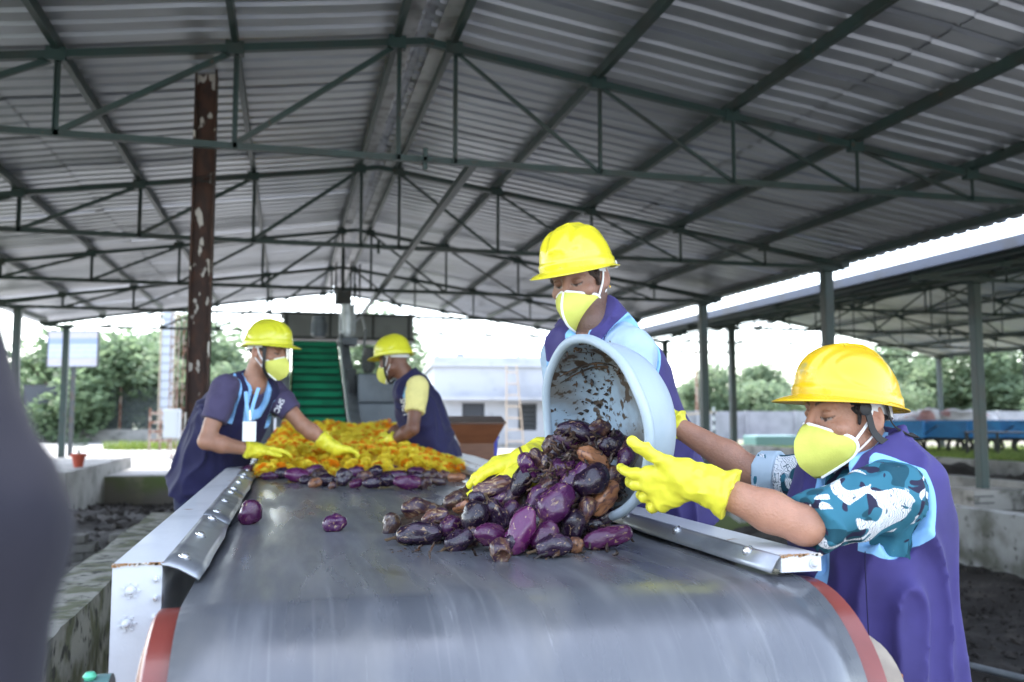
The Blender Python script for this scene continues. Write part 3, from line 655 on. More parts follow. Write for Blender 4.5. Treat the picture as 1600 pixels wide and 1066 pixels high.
for i, (u, dz, lb) in enumerate(((1385, 0, "blue cart farthest left of the row, beside the helmeted worker"), (1450, 0, "blue cart under the left white sack heap"), (1500, 0, "blue cart under the pink and white sacks"),
                                 (1552, 0, "blue cart with dark table frame before it"), (1598, 0, "blue cart at the picture's right edge"))):
    p = P(u, 709, Z=0); c = cart((p.x, p.y, 0), R(-45 + i * 2), lb)
    if i in (1, 2): sacks((p.x, p.y, .96), (.85, .5, .38), i * 3.1, ("left white sack heap on a blue cart", "pink and white sack heap on a blue cart")[i - 1])
p = P(1530, 708, Z=0); sacks((p.x, p.y, .96), (.7, .45, .3), 8.8, "small white sack heap right of the pink sacks")
tb = empty("work_table", P(1560, 716, Z=0), R(-45), "dark slatted metal table frame in front of the carts", "table")
MB().lohi((-.8, -.3, .68), (.8, .3, .72)).build("table_top", "dark_steel", tb)
for sx in (-.75, 0, .75):
    for sy in (-.27, .27): MB().lohi((sx - .03, sy - .03, 0), (sx + .03, sy + .03, .68)).build("leg", "dark_steel", tb)
gt = MB().lohi((-.9, -.5, 0), (.9, .5, .42)).build("green_tarp_crate", "teal_paint", bevel=.05); gt.location = P(1205, 698, Z=0); tag(gt, "green covered crate between posts and patterned sleeve", "crate")
# striped barrier
br_ = empty("striped_barrier", P(1116, 693, Z=0), R(-14), "black and white striped post with crossbar, beyond the shed", "barrier")
for k in range(8): MB().lohi((-.04, -.04, k * .19), (.04, .04, k * .19 + .19)).build("stripe", "box_white" if k % 2 else "dark_void", br_)
MB().bar((-2.2, 0, 1.12), (.1, 0, 1.32), .05, .07).build("crossbar", "wood_pole", br_)
MB().lohi((-2.3, -.05, 0), (-2.2, .05, 1.2)).build("rear_post", "wood_pole", br_)
# distant utility poles
for i, (u, vt, d, cr, lb) in enumerate(((1090, 540, 45, 0, "tall thin utility pole between the shed posts"), (1204, 585, 70, 1, "far utility pole left of the front worker's helmet brim"), (1148, 601, 90, 1, "farthest small utility pole over the trees"),
                                       (1228, 587, 75, 2, "twin-armed far utility pole beside the helmet brim"), (1513, 580, 70, 2, "far pole left of the thick neighbouring post"), (1540, 582, 72, 2, "far pole right of the thick neighbouring post"), (1171, 600, 92, 1, "small far utility pole right of the farthest one"))):
    b0 = P(u, 690, d=d); t0 = P(u, vt, d=d); up_ = empty("utility_pole", (b0.x, b0.y, 0), R(-14), lb, "utility pole", "far utility poles")
    MB().tube([(0, 0, 0), (0, 0, t0.z)], [.09, .06], 8).build("pole", "rust_pole", up_)
    for k in range(cr): MB().bar((-.7, 0, t0.z - .3 - k * .8), (.7, 0, t0.z - .3 - k * .8), .07, .07).build("cross_arm", "rust_pole", up_)
# ------------------------------------------------------------------ left yard: sign, gate, fence, tower, poles, box
def signmat():
    m = mk("sign_print", (.62, .66, .74), .5); n = m.node_tree.nodes; L = m.node_tree.links; b = n["Principled BSDF"]
    tc = n.new("ShaderNodeTexCoord"); sx = n.new("ShaderNodeSeparateXYZ"); L.new(tc.outputs["Object"], sx.inputs[0])
    r = n.new("ShaderNodeValToRGB"); r.color_ramp.interpolation = 'CONSTANT'
    els = [(0, (0.372, 0.372, 0.409)), (.06, (0.384, 0.347, 0.372)), (.22, (0.260, 0.310, 0.422)), (.25, (0.372, 0.397, 0.446)), (.36, (0.260, 0.310, 0.422)), (.38, (0.384, 0.409, 0.453)), (.5, (0.260, 0.310, 0.422)), (.52, (0.384, 0.409, 0.453)), (.6, (0.205, 0.260, 0.409)), (.76, (0.372, 0.347, 0.372)), (.9, (0.360, 0.366, 0.384))]
    while len(r.color_ramp.elements) < len(els): r.color_ramp.elements.new(.5)
    for e, (p_, c_) in zip(r.color_ramp.elements, els): e.position = p_; e.color = (*c_, 1)
    mr = n.new("ShaderNodeMapRange"); mr.inputs["From Max"].default_value = 1.05; L.new(sx.outputs["Z"], mr.inputs["Value"]); L.new(mr.outputs[0], r.inputs[0])
    nz = n.new("ShaderNodeTexNoise"); nz.inputs["Scale"].default_value = 14; mp = n.new("ShaderNodeMapping"); mp.inputs["Scale"].default_value = (1, 1, .9)
    L.new(tc.outputs["Object"], mp.inputs[0]); L.new(mp.outputs[0], nz.inputs["Vector"])
    mr2 = n.new("ShaderNodeMapRange"); mr2.inputs["From Min"].default_value = .55; mr2.inputs["From Max"].default_value = .6; mr2.inputs["To Max"].default_value = .35; L.new(nz.outputs[0], mr2.inputs["Value"])
    mx = n.new("ShaderNodeMix"); mx.data_type = 'RGBA'; mx.inputs[7].default_value = (.25, .3, .45, 1); L.new(mr2.outputs[0], mx.inputs[0]); L.new(r.outputs[0], mx.inputs[6]); L.new(mx.outputs[2], b.inputs["Base Color"])
signmat()
sg = empty("sign_board", P(108, 690, d=25).xy.to_3d(), R(-17 + 180 - 180), "pale printed notice board on posts behind the green post", "sign")
zc = P(108, 572, d=25).z
MB().lohi((-.72, -.02, 0), (.72, .02, 1.0)).build("board", "sign_print", sg).location = (0, 0, zc)
for s in (-1, 1):
    MB().lohi((s * .74 - .02, -.03, zc), (s * .74 + .02, .03, zc + 1.02)).build("frame_side", "dark_steel", sg)
MB().lohi((-.72, -.03, 1.0), (.72, .03, 1.03)).lohi((-.72, -.03, -.03), (.72, .03, 0)).build("frame", "dark_steel", sg).location = (0, 0, zc)
MB().lohi((-.06, .03, 0), (.06, .10, zc + .9)).build("post", "dark_steel", sg)
pt = empty("flower_pot", P(129, 714, Y=16.9), 0, "red clay flower pot standing on the low wall's end", "flower pot"); pt.location = (-3.52, 16.9, .262)
MB().lathe([(0, 0), (.075, 0), (.11, .18), (.135, .18), (.135, .235), (.115, .235), (.1, .2), (0, .2)], 18).build("pot", "terracotta", pt, smooth=True)
m = MB()
for i in range(9):
    a = i * .7; m.tube([(0, 0, .2), (.05 * math.cos(a), .05 * math.sin(a), .32), (.12 * math.cos(a), .12 * math.sin(a), .42 + .05 * (i % 3))], .004, 4)
    for k in range(3): c = Vector((.1 * math.cos(a + k), .1 * math.sin(a + k), .36 + .05 * k)); m.add([c, c + Vector((.05, .01, .02)), c + Vector((.06, .04, .04)), c + Vector((.0, .04, .02))], [(0, 1, 2, 3)])
m.build("plant", "leaf", pt)
# gate and chain-link fence
gy = 42.5
fn = empty("yard_fence", (-9, gy, 0), R(-4), "dark mesh fence on a concrete plinth at the yard's end", "fence")
MB().lohi((-16, -.1, 0), (7.6, .1, .55)).build("plinth", "concrete", fn)
mk("mesh_dark", (.10, .12, .12), .6, .3)
mm = MB()
for i in range(130): x = -.5 + i * .035; mm.bar((x, 0, .55), (x, 0, 2.4), .008, .008)
for i in range(50): mm.bar((-.5, 0.01, .57 + i * .036), (4.1, .01, .57 + i * .036), .008, .008)
mm.build("wire_mesh", "mesh_dark", fn)
for x in (-.55, 1.8, 4.15): MB().lohi((x - .04, -.04, .5), (x + .04, .04, 2.45)).build("post", "rust_pole", fn)
MB().bar((-.5, 0, 2.42), (4.1, 0, 2.42), .05, .05).build("top_rail", "dark_steel", fn)
ga = empty("yard_gate", (-10.2, 41.6, 0), R(-14), "dark sheet-metal gate leaf standing left of the mesh fence", "gate")
MB().lohi((-.8, -.03, .1), (.8, .03, 2.5)).build("gate_sheet", "gate_dark", ga); MB().lohi((.8, -.05, 0), (.92, .05, 2.6)).build("gate_post", "rust_pole", ga)
MB().lohi((-.8, -.05, 1.2), (.8, -.03, 1.27)).lohi((-.8, -.05, 2.43), (.8, -.03, 2.5)).lohi((-.8, -.05, .1), (.8, -.03, .17)).build("gate_frame", "dark_steel", ga)
# tower and poles
tw = empty("lattice_tower", P(257, 690, d=32).xy.to_3d(), 0, "tall white ladder-like tower behind the yard poles", "tower")
for s in (-1, 1):
    MB().lohi((s * .24 - .02, -.02, 0), (s * .24 + .02, .02, 5.6)).build("tower_leg", "wood_pole", tw)
MB().lohi((-.2, .03, 1.0), (.2, .05, 5.6)).build("panel", "tower_white", tw)
for i in range(16): MB().lohi((-.24, -.03, .5 + i * .32), (.24, -.022, .53 + i * .32)).build("rung", "grey_panel", tw)
for i, (u, d, r_, lb) in enumerate(((268, 24, .10, "rusty steel pole carrying the white meter box"), (286, 26, .08, "rusty pale pole just left of the brown column"), (388, 30, .05, "thin pole left of the first worker's helmet"))):
    b0 = P(u, 700, d=d); pl = empty("yard_pole", (b0.x, b0.y, 0), 0, lb, "pole", "rusty poles in the yard")
    m = MB()
    for sx in (-1, 1): m.lohi((sx * r_ - .012, -r_ * .5, 0), (sx * r_ + .012, r_ * .5, 5.8 if i < 2 else 4))
    for k in range(18): m.bar((-r_, 0, .1 + k * .32), (r_, 0, .1 + k * .32 + (.3 if k % 2 else 0)), .02, .03)
    m.build("pole", "rust_pole", pl)
    MB().lohi((-.25, -.25, 0), (.25, .25, .05)).build("base", "concrete", pl)
bxp = P(269, 662, d=23.4); mb_ = empty("meter_box", (bxp.x, bxp.y, bxp.z - .38), R(-14), "white electric meter box fixed to the rusty yard pole", "meter box")
MB().lohi((-.2, -.1, 0), (.2, .1, .76)).build("box_body", "box_white", mb_, bevel=.02); MB().lohi((-.17, -.112, .05), (.17, -.1, .71)).build("box_door", "box_white", mb_); MB().tube([(.0, 0, 0), (0, .03, -.7)], .02, 6).build("conduit", "rust_pole", mb_)
ct = empty("wooden_crate_frame", P(250, 690, d=29).xy.to_3d(), 0, "rusty cage frame standing beside the white tower", "cage")
for z in (.3, .6, .9, 1.2): MB().lohi((-.35, -.02, z), (.35, .02, z + .08)).build("slat", "rust_pole", ct)
for x in (-.33, 0, .33): MB().lohi((x - .03, -.03, 0), (x + .03, .03, 1.4)).build("upright", "rust_pole", ct)
# weeds
def tuft(name, c, n, rr, h, label):
    m = MB(); r = random.Random(hash(name) % 97 + int(c[0] * 10))
    for i in range(n):
        a = r.uniform(0, 6.3); q = rr * math.sqrt(r.random()); x, y = c[0] + q * math.cos(a), c[1] + q * math.sin(a); hh = h * r.uniform(.4, 1); w = .012 + .01 * r.random(); b_ = r.uniform(0, 6.3)
        dx, dy = math.cos(b_), math.sin(b_); l = hh * .4
        m.add([(x - dy * w, y + dx * w, c[2]), (x + dy * w, y - dx * w, c[2]), (x + dx * l * .4, y + dy * l * .4, c[2] + hh * .6), (x + dx * l, y + dy * l, c[2] + hh)], [(0, 1, 2), (0, 2, 3)])
    return tag(m.build(name, "grass_blade"), label, "grass", kind="stuff")
tuft("weeds", (*P(225, 702, Z=.01).xy, .01), 900, 1.3, .35, "weeds growing on the yard pavement beside the poles")
gm = MB(); r = random.Random(4)
for i in range(26000):
    p = P(r.uniform(1100, 1760), r.uniform(703, 724), Z=0); h = r.uniform(.06, .22); b_ = r.uniform(0, 6.3); w = .02
    if p.x < 13.5: continue
    gm.add([(p.x - w, p.y, 0), (p.x + w, p.y, 0), (p.x + .1 * math.cos(b_), p.y + .1 * math.sin(b_), h)], [(0, 1, 2)])
tag(gm.build("grass", "grass_blade"), "rough yellow-green grass in front of the blue carts", "grass", kind="stuff")
# ------------------------------------------------------------------ trees
def crown_mesh(seed, n, rx, rz, leaf, mat, clumps=26):
    r = random.Random(seed); m = MB(); cs = []
    for i in range(clumps):
        while True:
            p = Vector((r.uniform(-1, 1), r.uniform(-1, 1), r.uniform(-.8, 1)))
            if .35 < p.length < 1: break
        cs.append((Vector((p.x * rx, p.y * rx, p.z * rz)), r.uniform(.22, .42) * rx))
    vs, fs = [], []
    for i in range(n):
        c, q = cs[r.randrange(len(cs))]
        d = Vector((r.gauss(0, 1), r.gauss(0, 1), r.gauss(0, .8))).normalized() * q * (r.random() ** .45)
        p = c + d; s = leaf * r.uniform(.6, 1.3)
        u = Vector((r.uniform(-1, 1), r.uniform(-1, 1), r.uniform(-.5, .5))).normalized(); w = u.orthogonal().normalized(); w.rotate(Quaternion(u, r.uniform(0, 6.3)))
        k = len(vs); vs += [p - u * s, p + w * s * .45, p + u * s, p - w * s * .45]; fs.append((k, k + 1, k + 2, k + 3))
    me = bpy.data.meshes.new("crown"); me.from_pydata([tuple(v) for v in vs], [], fs); me.materials.append(MATS[mat]); return me, cs
def trunk_mesh(cs, base, r0, seed, n=9):
    r = random.Random(seed); m = MB(); f = Vector((0, 0, base * .55))
    m.tube([(0, 0, 0), (.05 * base, 0, base * .3), f], [r0, r0 * .8, r0 * .7], 9)
    for c, q in cs[:n]:
        e = c + Vector((0, 0, base)); mid = f.lerp(e, .5) + Vector((r.uniform(-.2, .2), r.uniform(-.2, .2), -.15)) * r0 * 3
        m.tube([f - Vector((0, 0, r0 * .5)), mid, e], [r0 * .55, r0 * .32, r0 * .1], 7)
    return m.mesh("trunk", "bark", smooth=True)
KINDS = []
for i, (rx, rz, base, r0, n, lf, mt) in enumerate(((2.6, 1.7, 2.6, .2, 9000, .16, "leaf_pale"), (3.0, 2.0, 2.2, .22, 10000, .17, "leaf"), (2.2, 1.5, 1.4, .14, 8000, .15, "leaf_pale"))):
    me, cs = crown_mesh(20 + i, n, rx, rz, lf, mt); KINDS.append((me, trunk_mesh(cs, base, r0, i), base))
def tree(kind, loc, sc, rz, label, group, name="tree"):
    cm, tm, base = KINDS[kind]; t = empty(name, loc, rz, label, "tree", group); t.scale = (sc, sc, sc)
    obj("trunk", tm, t); obj("crown", cm, t, (0, 0, base)); return t
for i, (u, d, k, sc, lb) in enumerate(((120, 40, 1, 1.25, "leafy tree behind the notice board"), (195, 44, 1, 1.45, "large tree with a dark slanting limb above the gate"), (285, 42, 0, 1.3, "pale tree behind the rusty yard poles"), (75, 50, 0, 1.0, "small tree at the left beyond the green post"),
                                       (420, 55, 1, 1.15, "tree mostly hidden behind the first worker's helmet"), (585, 52, 0, 1.5, "tree between the grey cabinets and the second worker"), (520, 60, 1, 1.2, "tree behind the top of the green elevator"), (235, 60, 1, 1.8, "tall tree at the back of the yard"))):
    b0 = P(u, 690, d=d); tree(k, (b0.x, b0.y, 0), sc, i * 1.3, lb, "trees behind the yard")
r = random.Random(12); names = []
for i in range(46):
    t_ = (i + .5) / 46; base = Vector((14, 50, 0)).lerp(Vector((64, 29, 0)), t_) + Vector((r.uniform(-1, 1), r.uniform(1.5, 9), 0))
    sc = r.uniform(.85, 1.1) * (1.35 if t_ > .42 else 1.05); 
    tree(2 if i % 3 else 0, (base.x, base.y, -.3), sc, r.uniform(0, 6), "bushy green tree in the dense row behind the long boundary wall", "dense tree row behind the boundary wall", "bushy_tree")

for i, (a, b) in enumerate(((P(-60, 500, d=34), P(330, 545, d=44)), (P(-60, 548, d=36), P(330, 552, d=46)), (P(330, 505, d=34), P(900, 475, d=60)))):
    n = 14; o = MB().tube([a.lerp(b, k / n) - Vector((0, 0, .5 * math.sin(math.pi * k / n))) for k in range(n + 1)], .015, 5).build("overhead_wire", "dark_steel")
    tag(o, ("upper thin overhead wire crossing the sky at the far left", "lower thin overhead wire crossing behind the notice board", "thin overhead wire crossing the sky behind the far truss")[i], "wire", "overhead wires")
# ------------------------------------------------------------------ smooth solid modelling on a grid (bodies, clothing, gloves)
_lat = np.random.RandomState(5).rand(32, 32, 32).astype(np.float32) * 2 - 1
def vnoise(p):
    i = np.floor(p).astype(np.int32); f = (p - i).astype(np.float32); f = f * f * (3 - 2 * f); i &= 31; j = (i + 1) & 31
    x, y, z = f[..., 0], f[..., 1], f[..., 2]
    g = lambda a, b, c: _lat[a[..., 0], b[..., 1], c[..., 2]]
    c00 = g(i, i, i) * (1 - x) + g(j, i, i) * x; c10 = g(i, j, i) * (1 - x) + g(j, j, i) * x
    c01 = g(i, i, j) * (1 - x) + g(j, i, j) * x; c11 = g(i, j, j) * (1 - x) + g(j, j, j) * x
    return (c00 * (1 - y) + c10 * y) * (1 - z) + (c01 * (1 - y) + c11 * y) * z
def A3(v): return np.array(v, dtype=np.float32)
def unit(v): v = A3(v); return v / np.linalg.norm(v)
class Prim:
    "fn(points)->distance, with a bounding box"
    def __init__(s, fn, lo, hi): s.fn = fn; s.lo = A3(lo); s.hi = A3(hi)
def cap(a, b, r1, r2=None, cut0=None, cut1=None, sq=None):
    "tapered round limb; cut0/cut1 clip flat at the start/end by that extra distance"
    a, b = A3(a), A3(b); r2 = r1 if r2 is None else r2; ba = b - a; L2 = float(ba @ ba) + 1e-12; l = math.sqrt(L2)
    def fn(p):
        q = p - a; t = np.clip((q @ ba) / L2, 0, 1); d = np.linalg.norm(q - t[..., None] * ba, axis=-1) - (r1 + (r2 - r1) * t)
        if cut1 is not None: d = np.maximum(d, (q @ ba) / l - l - cut1)
        if cut0 is not None: d = np.maximum(d, -(q @ ba) / l - cut0)
        return d
    r = max(r1, r2); return Prim(fn, np.minimum(a, b) - r, np.maximum(a, b) + r)
def ell(c, r, M=None):
    c, r = A3(c), A3(r); M = np.eye(3, dtype=np.float32) if M is None else A3(M)   # rows of M: local axes
    def fn(p):
        q = (p - c) @ M.T; k0 = np.linalg.norm(q / r, axis=-1); k1 = np.linalg.norm(q / (r * r), axis=-1) + 1e-9
        return k0 * (k0 - 1) / k1
    m = float(r.max()); return Prim(fn, c - m, c + m)
def loft(rings, lat, extra=0.):
    "rings: (centre, half width along lat, half depth); a trunk of elliptical sections"
    C = [A3(r[0]) for r in rings]; W = [r[1] + extra for r in rings]; D = [r[2] + extra for r in rings]; lat = unit(lat)
    def fn(p):
        best = None
        for i in range(len(C) - 1):
            a, b = C[i], C[i + 1]; ax = b - a; l = float(np.linalg.norm(ax)); ax = ax / l
            e1 = lat - ax * float(lat @ ax); e1 /= np.linalg.norm(e1); e2 = np.cross(ax, e1)
            q = p - a; s = q @ ax; t = np.clip(s / l, 0, 1); ov = s - t * l
            w = W[i] + (W[i + 1] - W[i]) * t; d = D[i] + (D[i + 1] - D[i]) * t; m = np.minimum(w, d)
            x = q @ e1; y = q @ e2
            k = (np.abs(x / w) ** 2.5 + np.abs(y / d) ** 2.5) ** .4
            v = np.sqrt((np.maximum(k, 1e-6)) ** 2 + (ov / m) ** 2); dd = (v - 1) * m
            best = dd if best is None else np.minimum(best, dd)
        return best
    r = max(max(W), max(D)); lo = np.min(C, axis=0) - r; hi = np.max(C, axis=0) + r
    return Prim(fn, lo, hi)
def smin(a, b, k):
    h = np.clip(.5 + .5 * (b - a) / k, 0, 1); return b + (a - b) * h - k * h * (1 - h)
class Solid:
    def __init__(s): s.ops = []; s.post = []
    def add(s, p, k=.01): s.ops.append(('u', p, k)); return s
    def sub(s, p, k=.004): s.ops.append(('s', p, k)); return s
    def warp(s, fn): s.post.append(fn); return s
    def surface(s, h, fine=None):
        "fine: list of (lo, hi, step) boxes whose coordinate ranges get a finer step"
        lo = np.min([o[1].lo for o in s.ops if o[0] == 'u'], axis=0) - 3 * h; hi = np.max([o[1].hi for o in s.ops if o[0] == 'u'], axis=0) + 3 * h
        ax = []
        for a in range(3):
            c = [float(lo[a])]
            while c[-1] < hi[a]:
                st = h
                for (fl, fh, fs) in fine or ():
                    if fl[a] <= c[-1] <= fh[a]: st = min(st, fs)
                c.append(c[-1] + st)
            ax.append(np.array(c, dtype=np.float32))
        G = np.full([len(c) for c in ax], .08, dtype=np.float32)
        for op, p, k in s.ops:
            m = k + 2.5 * h; sl = []
            for a in range(3):
                i0 = max(0, int(np.searchsorted(ax[a], p.lo[a] - m)) - 1); i1 = min(len(ax[a]), int(np.searchsorted(ax[a], p.hi[a] + m)) + 1); sl.append(slice(i0, i1))
            if any(q.start >= q.stop for q in sl): continue
            pts = np.stack(np.meshgrid(*[ax[a][sl[a]] for a in range(3)], indexing='ij'), -1)
            d = p.fn(pts).astype(np.float32); sl = tuple(sl)
            G[sl] = smin(G[sl], d, k) if op == 'u' else -smin(-G[sl], d, k)
        if s.post:
            I = np.nonzero(np.abs(G) < .03); pts = np.stack([ax[a][I[a]] for a in range(3)], -1)
            for fn in s.post: G[I] += fn(pts).astype(np.float32)
        return nets(G, ax)
def nets(G, ax):
    S_ = G < 0; n = G.shape
    cnt = np.zeros([q - 1 for q in n], dtype=np.int8)
    for i in (0, 1):
        for j in (0, 1):
            for k in (0, 1): cnt += S_[i:n[0] - 1 + i, j:n[1] - 1 + j, k:n[2] - 1 + k]
    act = (cnt > 0) & (cnt < 8); I = np.nonzero(act); idx = np.full(act.shape, -1, dtype=np.int64); idx[I] = np.arange(len(I[0]))
    acc = np.zeros((len(I[0]), 3)); num = np.zeros(len(I[0]))
    cor = [(0, 0, 0), (1, 0, 0), (0, 1, 0), (1, 1, 0), (0, 0, 1), (1, 0, 1), (0, 1, 1), (1, 1, 1)]
    val = [G[I[0] + c[0], I[1] + c[1], I[2] + c[2]] for c in cor]
    pos = [np.stack([ax[a][I[a] + c[a]] for a in range(3)], -1) for c in cor]
    for a, b in ((0, 1), (2, 3), (4, 5), (6, 7), (0, 2), (1, 3), (4, 6), (5, 7), (0, 4), (1, 5), (2, 6), (3, 7)):
        m = (val[a] < 0) != (val[b] < 0); t = np.where(m, val[a] / (val[a] - val[b] + 1e-20), 0)
        p = pos[a] + (pos[b] - pos[a]) * t[:, None]; acc[m] += p[m]; num[m] += 1
    V = acc / num[:, None]
    F = []
    for a in range(3):
        b, c = (a + 1) % 3, (a + 2) % 3
        s0 = [slice(None)] * 3; s1 = [slice(None)] * 3; s0[a] = slice(0, -1); s1[a] = slice(1, None)
        e = S_[tuple(s0)] != S_[tuple(s1)]
        e[tuple([0 if q == b else slice(None) for q in range(3)])] = False; e[tuple([0 if q == c else slice(None) for q in range(3)])] = False
        e[tuple([-1 if q == b else slice(None) for q in range(3)])] = False; e[tuple([-1 if q == c else slice(None) for q in range(3)])] = False
        J = list(np.nonzero(e)); ins = S_[tuple(J)]
        def at(db, dc): q = [x.copy() for x in J]; q[b] -= db; q[c] -= dc; return idx[tuple(q)]
        q = np.stack([at(1, 1), at(0, 1), at(0, 0), at(1, 0)], -1); q[~ins] = q[~ins][:, ::-1]; F.append(q)
    F = np.concatenate(F); F = F[(F >= 0).all(1)]
    return V, F
def relax(V, F, it=2, w=.5):
    E_ = np.concatenate([F[:, [0, 1]], F[:, [1, 2]], F[:, [2, 3]], F[:, [3, 0]]]); E_ = np.concatenate([E_, E_[:, ::-1]]); n = len(V)
    deg = np.bincount(E_[:, 0], minlength=n)[:, None] + 1e-9
    for _ in range(it):
        s = np.stack([np.bincount(E_[:, 0], weights=V[E_[:, 1], a], minlength=n) for a in range(3)], -1); V = V + (s / deg - V) * w
    return V
def solid_obj(name, V, F, mat, parent, origin, attrs=None, colors=None):
    me = bpy.data.meshes.new(name); V = V - A3(origin)
    me.vertices.add(len(V)); me.vertices.foreach_set("co", V.astype(np.float32).ravel())
    me.loops.add(len(F) * 4); me.loops.foreach_set("vertex_index", F.astype(np.int32).ravel())
    me.polygons.add(len(F)); me.polygons.foreach_set("loop_start", np.arange(0, len(F) * 4, 4, dtype=np.int32))
    me.update(calc_edges=True); me.validate(); me.materials.append(MATS[mat]); me.shade_smooth()
    for k, v in (attrs or {}).items():
        a = me.attributes.new(k, 'FLOAT', 'POINT'); a.data.foreach_set("value", v.astype(np.float32))
    for k, v in (colors or {}).items():
        a = me.attributes.new(k, 'FLOAT_COLOR', 'POINT'); a.data.foreach_set("color", np.concatenate([v, np.ones((len(v), 1))], 1).astype(np.float32).ravel())
    o = bpy.data.objects.new(name, me); link(o, parent); return o
# ------------------------------------------------------------------ workers
def attr_mix(m, attr, lo, hi, col_out, base_socket=None):
    "inside material m: where attribute < threshold use col_out"
    n = m.node_tree.nodes; L = m.node_tree.links; b = n["Principled BSDF"]
    at = n.new("ShaderNodeAttribute"); at.attribute_name = attr
    mr = n.new("ShaderNodeMapRange"); mr.inputs["From Min"].default_value = lo; mr.inputs["From Max"].default_value = hi; mr.inputs["To Min"].default_value = 1; mr.inputs["To Max"].default_value = 0
    L.new(at.outputs["Fac"], mr.inputs["Value"])
    mx = n.new("ShaderNodeMix"); mx.data_type = 'RGBA'; L.new(mr.outputs[0], mx.inputs[0]); mx.inputs[7].default_value = (*col_out, 1)
    src = b.inputs["Base Color"].links[0].from_socket if b.inputs["Base Color"].links else None
    if src: L.new(src, mx.inputs[6])
    else: mx.inputs[6].default_value = b.inputs["Base Color"].default_value
    L.new(mx.outputs[2], b.inputs["Base Color"])
def weave(m, scale=900, strength=.12):
    n = m.node_tree.nodes; L = m.node_tree.links; b = n["Principled BSDF"]
    tc = n.new("ShaderNodeTexCoord"); w = n.new("ShaderNodeTexNoise"); w.inputs["Scale"].default_value = scale
    L.new(tc.outputs["Object"], w.inputs["Vector"]); bn = n.new("ShaderNodeBump"); bn.inputs["Strength"].default_value = strength; bn.inputs["Distance"].default_value = .002
    L.new(w.outputs[0], bn.inputs["Height"]); L.new(bn.outputs[0], b.inputs["Normal"])
    b.inputs["Sheen Weight"].default_value = .06; b.inputs["Sheen Roughness"].default_value = .5
SKY_BLUE = (.24, .48, .80)
for nm, c in (("vest_indigo", (.048, .038, .155)), ("vest_indigo_dim", (.019, .018, .066))):  # second: same vest cloth with dimmer light put into its colour
    m = mk(nm, c, .72, 0, col2=tuple(q * .8 for q in c), ns=9, thr=(.4, .7), spec=.25); weave(m); attr_mix(m, "trim", .0075, .009, SKY_BLUE)
for nm, c in (("polo_plum", (.070, .058, .115)), ("tee_yellow", (.72, .64, .25)), ("tee_blue", (.36, .47, .58)), ("trouser_navy", (.022, .026, .06)), ("shirt_lavender", (.018, .017, .025)), ("trouser_grey", (.06, .06, .065))):
    weave(mk(nm, c, .8, 0, col2=tuple(q * .85 for q in c), ns=12, thr=(.4, .7), spec=.2))
mk("glove_yellow", (.72, .66, .045), .42, 0, col2=(.60, .56, .035), ns=14, thr=(.4, .7), bump=.10, bs=70, sss=.05, spec=.4, col3=(.32, .24, .06), ns3=30, thr3=(.70, .76))
HK = dict(col3=(.34, .29, .10), ns3=16, thr3=(.64, .80), rough2=.42, ns=7, thr=(.4, .7), coat=.25, bump=.03, bs=60)
mk("helmet_lemon", (.62, .60, .030), .28, 0, col2=(.56, .54, .028), **HK); mk("helmet_gold", (.68, .43, .010), .26, 0, col2=(.62, .38, .010), **HK); mk("helmet_yellow", (.68, .59, .022), .26, 0, col2=(.62, .53, .02), **HK)
mk("strap_black", (.012, .012, .013), .6); mk("harness_white", (.62, .62, .62), .5); mk("mask_lime", (.60, .60, .12), .85, 0, col2=(.54, .54, .10), ns=10, bump=.15, bs=240); mk("mask_white", (.8, .8, .8), .8)
mk("hair_black", (.012, .009, .008), .6, 0, bump=.8, bs=160); mk("hair_brown", (.035, .018, .012), .6, 0, bump=.8, bs=160)
mk("lanyard_blue", SKY_BLUE, .6); mk("card_white", (.75, .76, .78), .4); mk("shoe_black", (.02, .02, .02), .5); mk("gold", (.75, .5, .15), .25, 1.)
weave(mk("cuff_pale", (.42, .52, .60), .8, 0, col2=(.36, .46, .54), ns=16)); mk("lettering_white", (.8, .8, .8), .7)
def skin(nm, c):
    m = mk(nm, c, .45, 0, sss=.12, bump=.28, bs=190, spec=.45); n = m.node_tree.nodes; L = m.node_tree.links; b = n["Principled BSDF"]
    at = n.new("ShaderNodeAttribute"); at.attribute_name = "paint"; nz = n.new("ShaderNodeTexNoise"); nz.inputs["Scale"].default_value = 22
    tc = n.new("ShaderNodeTexCoord"); L.new(tc.outputs["Object"], nz.inputs["Vector"])
    h = n.new("ShaderNodeHueSaturation"); mr = n.new("ShaderNodeMapRange"); mr.inputs["From Min"].default_value = .3; mr.inputs["From Max"].default_value = .7; mr.inputs["To Min"].default_value = .88; mr.inputs["To Max"].default_value = 1.1
    L.new(nz.outputs[0], mr.inputs["Value"]); L.new(mr.outputs[0], h.inputs["Value"]); L.new(at.outputs["Color"], h.inputs["Color"]); L.new(h.outputs[0], b.inputs["Base Color"]); return m
for nm in ("skin_a", "skin_b", "skin_c", "skin_d", "skin_e"): skin(nm, (.2, .1, .07))
SKINC = dict(skin_a=(.33, .165, .105), skin_b=(.16, .073, .047), skin_c=(.28, .145, .10), skin_d=(.36, .18, .115), skin_e=(.2, .1, .07))
